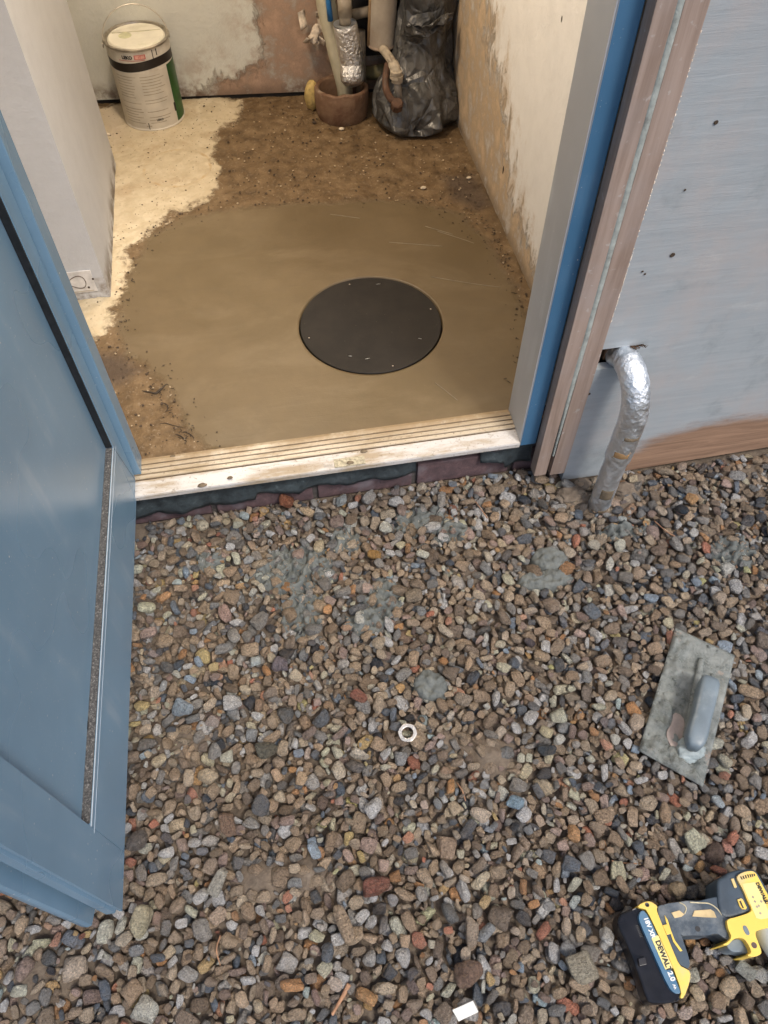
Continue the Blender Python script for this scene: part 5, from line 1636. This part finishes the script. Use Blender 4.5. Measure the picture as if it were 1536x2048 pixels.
# folded flap on top
V, F = [], []
for i in range(26):
    for j in range(14):
        s_, t_ = i / 25, j / 13
        x = 0.485 + 0.135 * s_; z = 0.415 - 0.045 * t_ + 0.02 * s_
        y_ = 2.345 - 0.035 * math.sin(s_ * 3.1) + 0.03 * t_ + 0.05 * (float(fbm(np.array([s_ * 5]), np.array([t_ * 4]), None, 1, 3, 4)[0]) - 0.5)
        V.append((x, y_, z + 0.02 * (float(fbm(np.array([s_ * 6 + 9]), np.array([t_ * 3]), None, 1, 3, 4)[0]) - 0.5)))
for i in range(25):
    for j in range(13):
        b = i * 14 + j; F.append((b, b + 14, b + 15, b + 1))
o = from_np('folded_flap', V, F, bag_m, bag, True, local=True)
so = o.modifiers.new('thick', 'SOLIDIFY'); so.thickness = 0.0015

# ================================================================== CEILING LAMP (lights the room; out of the picture)
lp = thing('ceiling_lamp', 'bare warm bulb hanging from the ceiling inside the room', 'lamp', (-0.12, 1.95, 1.65))
gl = M('bulb_glass', 0.3); gl.b.inputs['Emission Color'].default_value = (*LAMP_COL, 1); gl.b.inputs['Emission Strength'].default_value = 30
V0, F0 = ico(3)
from_np('bulb', V0 * np.array([.03, .03, .04]) + np.array([-0.12, 1.95, 1.65]), F0, gl.m, lp, True)
tube('cord', [(-0.12, 1.95, 1.72), (-0.12, 1.95, 2.299)], 0.003, white_ink_m, lp, 8)
tube('socket', [(-0.12, 1.95, 1.68), (-0.12, 1.95, 1.725)], 0.017, white_ink_m, lp, 16)
la = bpy.data.lights.new('bulb_light', 'POINT'); la.energy = LAMP_W; la.color = LAMP_COL; la.shadow_soft_size = 0.06
lo_ = bpy.data.objects.new('bulb_light', la); C.objects.link(lo_); lo_.location = (0, 0, -0.06); lo_.parent = lp

# ================================================================== PLASTERING FLOAT
P4 = FLOAT_POLY
pc = np.array(P4).mean(0)
flt = thing('plastering_float', 'steel plastering float caked with grey mortar lying on the gravel', 'float', (pc[0], pc[1], FZ))
TLc, TRc, BRc, BLc = [np.array(p) for p in P4]
NXp, NYp = 30, 60
V, F = [], []
for side in (0, 1):
    for i in range(NXp + 1):
        for j in range(NYp + 1):
            s_, t_ = i / NXp, j / NYp
            q = (TLc * (1 - s_) + TRc * s_) * (1 - t_) + (BLc * (1 - s_) + BRc * s_) * t_
            z = FZ + 0.0012 + 0.002 * (t_ - .5)
            if side == 0:
                cake = 0.0085 * max(0, float(fbm(np.array([q[0] * 70]), np.array([q[1] * 70]), None, 1, 3, 12)[0]) - 0.42) * (1.6 if (s_ < 0.3 or t_ > 0.78) else 0.4) * 3
                if min(s_, 1 - s_, t_, 1 - t_) < 0.012:
                    cake = 0
                z += cake
            else:
                z -= 0.0015
            V.append((q[0], q[1], z))
nv = (NXp + 1) * (NYp + 1)
def vi(s, i, j):
    return s * nv + i * (NYp + 1) + j
for i in range(NXp):
    for j in range(NYp):
        F.append((vi(0, i, j), vi(0, i + 1, j), vi(0, i + 1, j + 1), vi(0, i, j + 1)))
        F.append((vi(1, i, j), vi(1, i, j + 1), vi(1, i + 1, j + 1), vi(1, i + 1, j)))
for i in range(NXp):
    F.append((vi(0, i, 0), vi(1, i, 0), vi(1, i + 1, 0), vi(0, i + 1, 0))); F.append((vi(0, i, NYp), vi(0, i + 1, NYp), vi(1, i + 1, NYp), vi(1, i, NYp)))
for j in range(NYp):
    F.append((vi(0, 0, j), vi(0, 0, j + 1), vi(1, 0, j + 1), vi(1, 0, j))); F.append((vi(0, NXp, j), vi(1, NXp, j), vi(1, NXp, j + 1), vi(0, NXp, j + 1)))
from_np('blade', V, F, floatplate_m, flt, True)
dryp = [(0.6236,0.4196),(0.6387,0.4091),(0.6343,0.385),(0.6196,0.3595),(0.6,0.3446),(0.5919,0.3663),(0.5962,0.3861),(0.6128,0.3984)]
prism('dry_patch', dryp, FZ + 0.001, FZ + 0.0052, plain('dried_mortar', (0.36, 0.30, 0.27), 0.85, var=0.15, scale=90, bump=0.5, bd=0.002), flt, bevel=0.0008, it=1)
rb = np.random.RandomState(8)
vv, ff = [], []
IV1, IF1 = ico(1)
for k in range(150):
    s_ = rb.rand() ** 2.2 * 0.9 + 0.03; t_ = rb.rand()
    if rb.rand() < 0.35:
        s_ = rb.uniform(0.1, 0.95); t_ = 1 - 0.22 * rb.rand() - 0.02
    t_ = min(max(t_, 0.03), 0.97); s_ = min(s_, 0.96)
    q = (TLc * (1 - s_) + TRc * s_) * (1 - t_) + (BLc * (1 - s_) + BRc * s_) * t_
    rr = rb.uniform(0.0008, 0.0030)
    W3 = IV1 * (1 + 0.6 * (rb.rand(len(IV1), 1) - .5)) * np.array([rr * rb.uniform(.8, 1.8), rr * rb.uniform(.8, 1.8), rr * .6]) + np.array([q[0], q[1], FZ + 0.0022])
    ff += [tuple(i + len(vv) for i in f) for f in IF1]; vv += list(W3)
o = from_np('mortar_crust', vv, ff, floatplate_m, flt, True); o['kind'] = 'stuff'
# spine bar under the handle
T0, = [(0.7192,0.5101)]
T1, = [(0.6018,0.3307)]
ax = Vector((T1[0] - T0[0], T1[1] - T0[1], 0)); axn = ax.normalized()
sp_ = catmull([(T0[0], T0[1], FZ + 0.002), (T0[0] + ax.x * .08, T0[1] + ax.y * .08, FZ + 0.006), (T0[0] + ax.x * .5, T0[1] + ax.y * .5, FZ + 0.007), (T0[0] + ax.x * .9, T0[1] + ax.y * .9, FZ + 0.006), (T1[0], T1[1], FZ + 0.002)], 6)
tube('spine', sp_, [0.004] + [0.0062] * (len(sp_) - 2) + [0.004], floatplate_m, flt, 12)
# handle: rounded wedge, blunt at the far end
H0, = [(0.698,0.4549)]
H1, = [(0.6165,0.3389)]
hd = Vector((H1[0] - H0[0], H1[1] - H0[1], 0)); hl = hd.length; hn = hd / hl; hs_ = Vector((-hn.y, hn.x, 0))
secs = [(0.0, .0105, .010), (0.015, .0150, .0150), (0.07, .0175, .0175), (0.2, .0185, .0185), (0.4, .0180, .0185), (0.6, .0175, .018), (0.8, .0185, .0175), (0.90, .0170, .016), (0.96, .013, .0145), (1.0, .009, .010)]
V, F = [], []
NN = 28
for t_, wd, ht in secs:
    c = Vector((H0[0], H0[1], FZ + 0.040)) + hd * t_ + Vector((0, 0, 0.004 - 0.006 * t_))
    for k in range(NN):
        a = 2 * math.pi * k / NN
        ca, sa = math.cos(a), math.sin(a)
        e = 0.55
        px_ = math.copysign(abs(ca) ** e, ca) * wd; pz_ = math.copysign(abs(sa) ** e, sa) * ht
        V.append(c + hs_ * px_ + Vector((0, 0, pz_)))
for i in range(len(secs) - 1):
    for k in range(NN):
        F.append((i * NN + k, i * NN + (k + 1) % NN, (i + 1) * NN + (k + 1) % NN, (i + 1) * NN + k))
F.append(tuple(range(NN))[::-1]); F.append(tuple((len(secs) - 1) * NN + k for k in range(NN)))
from_np('handle', V, F, handle_m, flt, True)
for t_ in (0.18, 0.93):
    c = Vector((H0[0], H0[1], 0)) + hd * t_
    tube('post', [(c.x, c.y, FZ + 0.004), (c.x, c.y, FZ + 0.034)], [0.010, 0.0075], floatplate_m, flt, 14)
(x, y), = [(0.6239,0.3449)]
lump('mortar_lump', (x, y, FZ + 0.008), 0.022, 1.2, .9, .55, plain('mortar_lump', (0.27, 0.32, 0.33), 0.5, scale=60, bump=0.7, bd=0.003), None, None, 4.4, parent=flt, amp=0.8, sub=4)
(x, y), = [(0.5956,0.3454)]
lump('mortar_lump', (x, y, FZ + 0.003), 0.013, .9, 1.2, .5, floatplate_m, None, None, 5.4, parent=flt, amp=0.6)

# ================================================================== DRILL
B = DZ - 0.004                 # rests slightly sunk among the stones
dr = thing('cordless_drill', 'yellow and dark blue cordless drill with black battery lying on its side', 'drill', ([(0.4613,0.0949)][0][0], [(0.4613,0.0949)][0][1], B))
def slope_batt(x, y):
    # the underside of the pack (left in the picture) falls away
    d = (x - bx0[0]) * bn[0] + (y - bx0[1]) * bn[1]
    return -0.020 * max(0.0, min(1.0, (0.036 - d) / 0.036))
bp = [(0.3964,0.1119),(0.4081,0.1148),(0.4202,0.1163),(0.4304,0.115),(0.4411,0.0907),(0.4493,-0.005),(0.4447,-0.0116),(0.4363,-0.0142),(0.4221,-0.0132),(0.4016,-0.0098),(0.3989,-0.0004),(0.3988,0.0207),(0.3963,0.068),(0.3901,0.0998)]
bx0 = [(0.3901,0.0998)][0]; bx1 = [(0.3988,-0.0078)][0]
bdv = Vector((bx1[0] - bx0[0], bx1[1] - bx0[1])).normalized(); bn = (-bdv.y, bdv.x)
bat = prism('battery', bp, B + 0.000, B + 0.056, batt_m, dr, bevel=0.004, it=1, seg=3, top=slope_batt)
bu_ = Vector((bdv.x, bdv.y, 0)); bnn = Vector((bn[0], bn[1], 0))
for k in range(8):      # ribs at both ends of the pack
    for t0 in (0.010,):
        p = Vector((bx0[0], bx0[1], 0)) + bu_ * (t0 + 0.0022 * (k if t0 > .1 else k))
        tube('rib', [(p + bnn * 0.004 + Vector((0, 0, B + 0.0355))).to_tuple(), (p + bnn * 0.030 + Vector((0, 0, B + 0.0525))).to_tuple()], 0.0007, batt_m, bat, 6)
prism('latch', [(0.4017,0.049),(0.413,0.0494),(0.4119,0.0395),(0.3999,0.0393)], B + 0.044, B + 0.0525, batt_m, bat, bevel=0.001)
lblp = [(0.4266,0.1098),(0.4339,0.109),(0.4392,0.0851),(0.4467,-0.0016),(0.4442,-0.0053),(0.4363,-0.0034),(0.4302,0.0058),(0.4245,0.0504),(0.4197,0.0935),(0.4203,0.1023)]
prism('label_plate', lblp, B + 0.050, B + 0.0595, drillblue_m, bat, bevel=0.0012, it=1)
prism('name_plate', [(0.4291,0.0704),(0.4353,0.0718),(0.4384,0.0735),(0.4411,0.0724),(0.4464,0.0282),(0.4428,0.0267),(0.4341,0.028)], B + 0.058, B + 0.0603, ylabel_m, bat, bevel=0.0004)
def flat_text(txt, size, org, xdir, z, mat, parent, bold=0.0, nm='lettering', align='LEFT'):
    me = text_mesh(txt, size, 0.00025, bold, align)
    d = Vector(xdir).normalized()
    Mx = Matrix(((d.x, -d.y, 0, org[0]), (d.y, d.x, 0, org[1]), (0, 0, 1, z), (0, 0, 0, 1)))
    me.transform(Mx)
    return link(nm, me, mat, parent)
tx_dir = (bdv.x, bdv.y)
flat_text('DEWALT', 0.0104, [(0.4334,0.0662)][0], tx_dir, B + 0.0605, inky_m, bat, 0.0004)
flat_text('18V XR', 0.0093, [(0.4277,0.0997)][0], tx_dir, B + 0.0597, white_ink_m, bat, 0.0004)
flat_text('2.0', 0.0105, [(0.4362,0.0245)][0], tx_dir, B + 0.0597, white_ink_m, bat, 0.0004)
flat_text('Ah', 0.0055, [(0.4375,0.0079)][0], tx_dir, B + 0.0597, white_ink_m, bat, 0.0002)
prism('battery_collar', [(0.4241,0.1162),(0.4306,0.1193),(0.4411,0.1206),(0.4476,0.1186),(0.4552,0.1109),(0.451,0.1067),(0.4515,0.0935),(0.4547,0.0512),(0.4567,0.0291),(0.4637,0.0245),(0.47,0.0188),(0.4648,0.0079),(0.4473,-0.011),(0.4407,-0.011),(0.4469,-0.0024),(0.4464,0.031),(0.4404,0.0809),(0.4359,0.1091),(0.4323,0.1114),(0.4251,0.114)], B + 0.008, B + 0.0615, drillyellow_m, dr, bevel=0.002, it=1)
lathe('screw', [(0, 0), (0.0032, 0), (0.0032, 0.0008), (0.001, 0.0002), (0, 0.0002)], (*[(0.4393,0.1157)][0], B + 0.0613), inky_m, dr, n=14)
prism('foot', [(0.4546,0.111),(0.4646,0.1129),(0.4704,0.1082),(0.474,0.096),(0.4773,0.0694),(0.4768,0.0317),(0.4704,0.0221),(0.4632,0.0267),(0.4576,0.0313),(0.4554,0.0574),(0.4511,0.0935)], B + 0.006, B + 0.0575, drilldark_m, dr, bevel=0.003, it=1)
for q in ([(0.4616,0.0975),(0.4639,0.0906),(0.4633,0.0761),(0.464,0.0617),(0.4699,0.0468),(0.466,0.0464),(0.4607,0.0607),(0.461,0.075),(0.4603,0.0896)], ):
    prism('foot_stripe', q, B + 0.0572, B + 0.0588, drillyellow_m, dr, bevel=0.0004)
prism('release_button', [(0.4532,0.0847),(0.4617,0.0851),(0.4622,0.0715),(0.4545,0.071)], B + 0.0572, B + 0.0592, drillyellow_m, dr, bevel=0.0008)
grip = prism('grip', [(0.4597,0.1101),(0.4704,0.1129),(0.491,0.1115),(0.508,0.1105),(0.522,0.1069),(0.5379,0.1078),(0.5546,0.1081),(0.5664,0.0976),(0.5622,0.0736),(0.5515,0.0609),(0.5512,0.0497),(0.546,0.0467),(0.5398,0.0518),(0.5322,0.0603),(0.5164,0.0589),(0.4938,0.0636),(0.4742,0.0664),(0.4735,0.083),(0.4714,0.0964)], B + 0.004, B + 0.057, drilldark_m, dr, bevel=0.008, it=1, seg=4)
prism('inlay', [(0.4737,0.0989),(0.4871,0.0998),(0.4929,0.093),(0.4871,0.0908),(0.4757,0.0907)], B + 0.0562, B + 0.0582, plain('tan_inlay', (0.55, 0.42, 0.22), 0.5), grip, bevel=0.0004)
prism('inlay', [(0.5102,0.0953),(0.5358,0.0924),(0.5399,0.0887),(0.5402,0.0798),(0.5223,0.0836),(0.5037,0.0883)], B + 0.0562, B + 0.0582, plain('tan_inlay', (0.55, 0.42, 0.22), 0.5), grip, bevel=0.0004)
line_m = plain('beige_line', (0.52, 0.46, 0.30), 0.5, bump=0)
for pts, nm in (([(0.5081,0.1076),(0.5254,0.1037),(0.5374,0.1004),(0.5456,0.0926),(0.5504,0.0819)], 'inlay_line'), ([(0.5504,0.0819),(0.5679,0.0823),(0.5906,0.0832)], 'inlay_line'), ([(0.4916,0.1106),(0.4981,0.1053),(0.4985,0.0994),(0.4932,0.0938)], 'inlay_line')):
    tube(nm, catmull([(x, y, B + 0.0572) for x, y in pts], 6), 0.0010, line_m, grip, 6)
lathe('grip_screw', [(0, 0), (0.0040, 0), (0.0040, 0.0006), (0, 0.0006)], (*[(0.5052,0.0705)][0], B + 0.0568), inky_m, grip, n=16)
prism('motor_housing', [(0.5537,0.1096),(0.5613,0.1276),(0.5669,0.1316),(0.5758,0.1329),(0.5844,0.1372),(0.5983,0.1384),(0.6132,0.1379),(0.6268,0.1348),(0.6322,0.1286),(0.6338,0.1182),(0.637,0.0875),(0.6373,0.0749),(0.6107,0.0741),(0.5963,0.0781),(0.5705,0.0751),(0.5562,0.0756),(0.5477,0.0819),(0.5491,0.0977)], B + 0.002, B + 0.0600, drilldark_m, dr, bevel=0.008, it=1, seg=4)
yh = prism('yellow_housing', [(0.5938,0.1283),(0.5994,0.1316),(0.6119,0.1334),(0.6221,0.1321),(0.6261,0.1283),(0.6268,0.1209),(0.6295,0.101),(0.6325,0.0821),(0.6336,0.0646),(0.6331,0.0572),(0.6193,0.0522),(0.6057,0.0525),(0.5927,0.0522),(0.5878,0.0504),(0.5858,0.0454),(0.5857,0.036),(0.5854,0.0255),(0.5829,0.0214),(0.573,0.0196),(0.565,0.021),(0.5609,0.024),(0.5677,0.0251),(0.57,0.0283),(0.5694,0.037),(0.5672,0.044),(0.5617,0.0477),(0.5548,0.0482),(0.5475,0.0462),(0.539,0.0414),(0.5336,0.0418),(0.5305,0.0436),(0.5408,0.0454),(0.5481,0.0501),(0.5491,0.0566),(0.5482,0.0615),(0.5503,0.0713),(0.5542,0.0747),(0.5688,0.0749),(0.5926,0.0771),(0.5967,0.0816),(0.5949,0.0924),(0.5952,0.1086),(0.5935,0.1189),(0.5925,0.1249)], B + 0.004, B + 0.0650, drillyellow_m, dr, bevel=0.0035, it=1, seg=3)
for k in range(7):
    a = [(0.5996,0.1276),(0.6037,0.1276),(0.608,0.1279),(0.612,0.1283),(0.6156,0.1281),(0.6191,0.1279),(0.6224,0.1275)][k]; b = [(0.6004,0.1231),(0.6038,0.1232),(0.6075,0.1233),(0.6118,0.1236),(0.6154,0.1237),(0.6186,0.1238),(0.6218,0.1243)][k]
    tube('vent_slot', [(a[0], a[1], B + 0.0647), (b[0], b[1], B + 0.0647)], 0.0013, inky_m, yh, 6)
prism('rating_label', [(0.5971,0.1171),(0.619,0.116),(0.6207,0.0908),(0.6193,0.0647),(0.6041,0.065),(0.5974,0.068),(0.5972,0.0929)], B + 0.0645, B + 0.0655, ylabel_m, yh, bevel=0.0)
ld = Vector((bdv.x, bdv.y))
flat_text('DEWALT', 0.0075, [(0.6185,0.1147)][0], ld, B + 0.0658, inky_m, yh, 0.0003)
flat_text('18V', 0.0058, [(0.6191,0.0925)][0], ld, B + 0.0658, inky_m, yh, 0.0002)
for (x, y) in [(0.6054,0.0964),(0.6056,0.09),(0.6052,0.0824),(0.6065,0.0732),(0.6154,0.0883),(0.6088,0.0832)]:
    lathe('mark', [(0, 0), (0.0022, 0), (0.0022, 0.0002), (0, 0.0002)], (x, y, B + 0.0656), printgrey_m, yh, n=4)
prism('slot_window', [(0.5719,0.0616),(0.576,0.0619),(0.5779,0.0592),(0.5785,0.0503),(0.5759,0.0481),(0.5718,0.0495),(0.5706,0.0572)], B + 0.0640, B + 0.0656, handle_m, yh, bevel=0.0004, it=1)
lathe('screw', [(0, 0), (0.0042, 0), (0.0042, 0.0006), (0, 0.0004)], (*[(0.5776,0.0342)][0], B + 0.0648), plain('brown_screw', (0.10, 0.06, 0.05), 0.5), yh, n=16)
prism('clip', [(0.5843,0.1274),(0.5892,0.1275),(0.589,0.1147),(0.586,0.1135),(0.5841,0.1149)], B + 0.0595, B + 0.0618, drillyellow_m, dr, bevel=0.0006)
prism('selector', [(0.5812,0.0977),(0.588,0.0986),(0.5901,0.0961),(0.5911,0.0843),(0.5885,0.0824),(0.5827,0.0838),(0.5806,0.088)], B + 0.0595, B + 0.0622, drillyellow_m, dr, bevel=0.0006)
prism('selector_slot', [(0.5829,0.0946),(0.5856,0.0951),(0.5859,0.0846),(0.5839,0.0846)], B + 0.0615, B + 0.0628, inky_m, dr)
prism('trigger', [(0.5407,0.0419),(0.5491,0.0464),(0.5562,0.0478),(0.5631,0.0472),(0.5686,0.0435),(0.5708,0.0365),(0.571,0.0285),(0.5696,0.0255),(0.5633,0.0272),(0.5576,0.0303),(0.55,0.031),(0.5442,0.034)], B + 0.012, B + 0.052, handle_m, dr, bevel=0.006, it=1, seg=3)
# grey gearbox and black chuck continue past the picture edge: round, along the motor axis
gc = Vector((*[(0.6153,0.0437)][0], 0)); gd = Vector((bdv.x, bdv.y, 0))
def ax_lathe(name, prof, mat, parent, n=40):
    V, F = [], []
    sx = Vector((-gd.y, gd.x, 0)); up_ = Vector((0, 0, 1)); c0 = gcen
    for t_, r in prof:
        for k in range(n):
            a = 2 * math.pi * k / n
            V.append(c0 + gd * t_ + sx * math.cos(a) * r + up_ * math.sin(a) * r)
    for i in range(len(prof) - 1):
        for k in range(n):
            F.append((i * n + k, i * n + (k + 1) % n, (i + 1) * n + (k + 1) % n, (i + 1) * n + k))
    F.append(tuple(range(n))[::-1]); F.append(tuple((len(prof) - 1) * n + k for k in range(n)))
    o = from_np(name, V, F, mat, parent, False)
    o.data.shade_smooth()
    return o
gl_ = Vector((*[(0.6019,0.0516)][0], 0)); sxx = Vector((-gd.y, gd.x, 0))
gcen = gl_ + sxx * 0.0300 + Vector((0, 0, B + 0.031)) - gd * 0.012
ax_lathe('gearbox', [(0.0, 0.028), (0.004, 0.0305), (0.020, 0.0305), (0.036, 0.0285), (0.050, 0.026), (0.052, 0.024)], gearbox_m, dr)
ax_lathe('torque_ring', [(0.0525, 0.025), (0.056, 0.0265), (0.072, 0.0255), (0.075, 0.023)], drilldark_m, dr)
ax_lathe('chuck', [(0.0755, 0.020), (0.079, 0.0225), (0.098, 0.0215), (0.112, 0.015), (0.116, 0.008)], batt_m, dr)

# ================================================================== SMALL THINGS ON THE GRAVEL
nz_ = hm_at(NUT[0], NUT[1], 0.014, 97)
nt_ = bmesh.new()
NO, NI = 0.0165, 0.0105
rings = []
for (sgn, z) in ((1, 0.0), (1, 0.0042)):
    ro = [nt_.verts.new((NO * math.cos(R(6 * k)) * (1 / max(math.cos(R((6 * k + 30) % 60 - 30)), 0.5)) ** 0.4 * 1.0, NO * math.sin(R(6 * k)) * (1 / max(math.cos(R((6 * k + 30) % 60 - 30)), 0.5)) ** 0.35 * 0.97, z)) for k in range(60)]
    ri = [nt_.verts.new((NI * math.cos(R(6 * k)), NI * math.sin(R(6 * k)), z)) for k in range(60)]
    rings.append((ro, ri))
for k in range(60):
    k2 = (k + 1) % 60
    (o0, i0), (o1, i1) = rings
    nt_.faces.new((o0[k], o0[k2], o1[k2], o1[k])); nt_.faces.new((i0[k2], i0[k], i1[k], i1[k2]))
    nt_.faces.new((o1[k], o1[k2], i1[k2], i1[k])); nt_.faces.new((o0[k2], o0[k], i0[k], i0[k2]))
no = from_bm('lock_nut', nt_, plain('zinc', (0.72, 0.70, 0.66), 0.28, 0.75, var=0.1, scale=200, bump=0.3, dirt=(0.4, 0.37, 0.3), dirt_amt=0.6), None, bevel=0.0005)
no.location = (NUT[0], NUT[1], nz_); no.rotation_euler = (R(4), R(-5), R(12))
tag(no, 'silver hexagonal lock nut lying flat in the middle of the gravel', 'nut')
cz_ = hm_at(CHIP[0], CHIP[1], 0.012, 96)
pq = [(0.1102,0.0361),(0.1444,0.0423),(0.1491,0.0265),(0.1166,0.0202)]
ch = prism('tile_chip', [(x - CHIP[0], y - CHIP[1]) for x, y in pq], 0, 0.004, chip_m, None, bevel=0.0008)
ch.location = (CHIP[0], CHIP[1], cz_ - 0.001); ch.rotation_euler = (R(3), R(4), 0)
tag(ch, 'flat white tile chip at the bottom of the picture', 'tile chip')
def twig(pts, r, lab):
    pp = [(x, y, hm_at(x, y, 0.004) + 0.001) for x, y in pts]
    o = tube('twig', catmull(pp, 6), r, twig_m, None, 7)
    tag(o, lab, 'twig', 'twigs on the gravel')
twig([(-0.0375,0.097),(-0.0487,0.0844),(-0.0579,0.0743),(-0.0688,0.062)], [0.004 - 0.0001 * k for k in range(19)], 'reddish wood splinter standing out near the bottom edge')
twig([(0.3657,0.9995),(0.3832,0.9538),(0.3949,0.9103)], 0.0012, 'thin bent twig on the gravel under the threshold')
twig([(0.7562,0.8413),(0.771,0.8064),(0.782,0.7912)], 0.0012, 'thin twig right below the dark blue stone by the plywood')
twig([(-0.2321,0.1577),(-0.2363,0.1793),(-0.2297,0.1993)], 0.0010, 'fine curved root near the lower left')
twig([(0.4242,0.1945),(0.4443,0.1894),(0.4638,0.1827)], 0.0010, 'thin pale straw above the drill battery')
twig([(0.1988,0.3689),(0.2035,0.3505),(0.2055,0.3328)], 0.0011, 'short brown twig below the sandy patch')
print('done objects', len(bpy.data.objects))
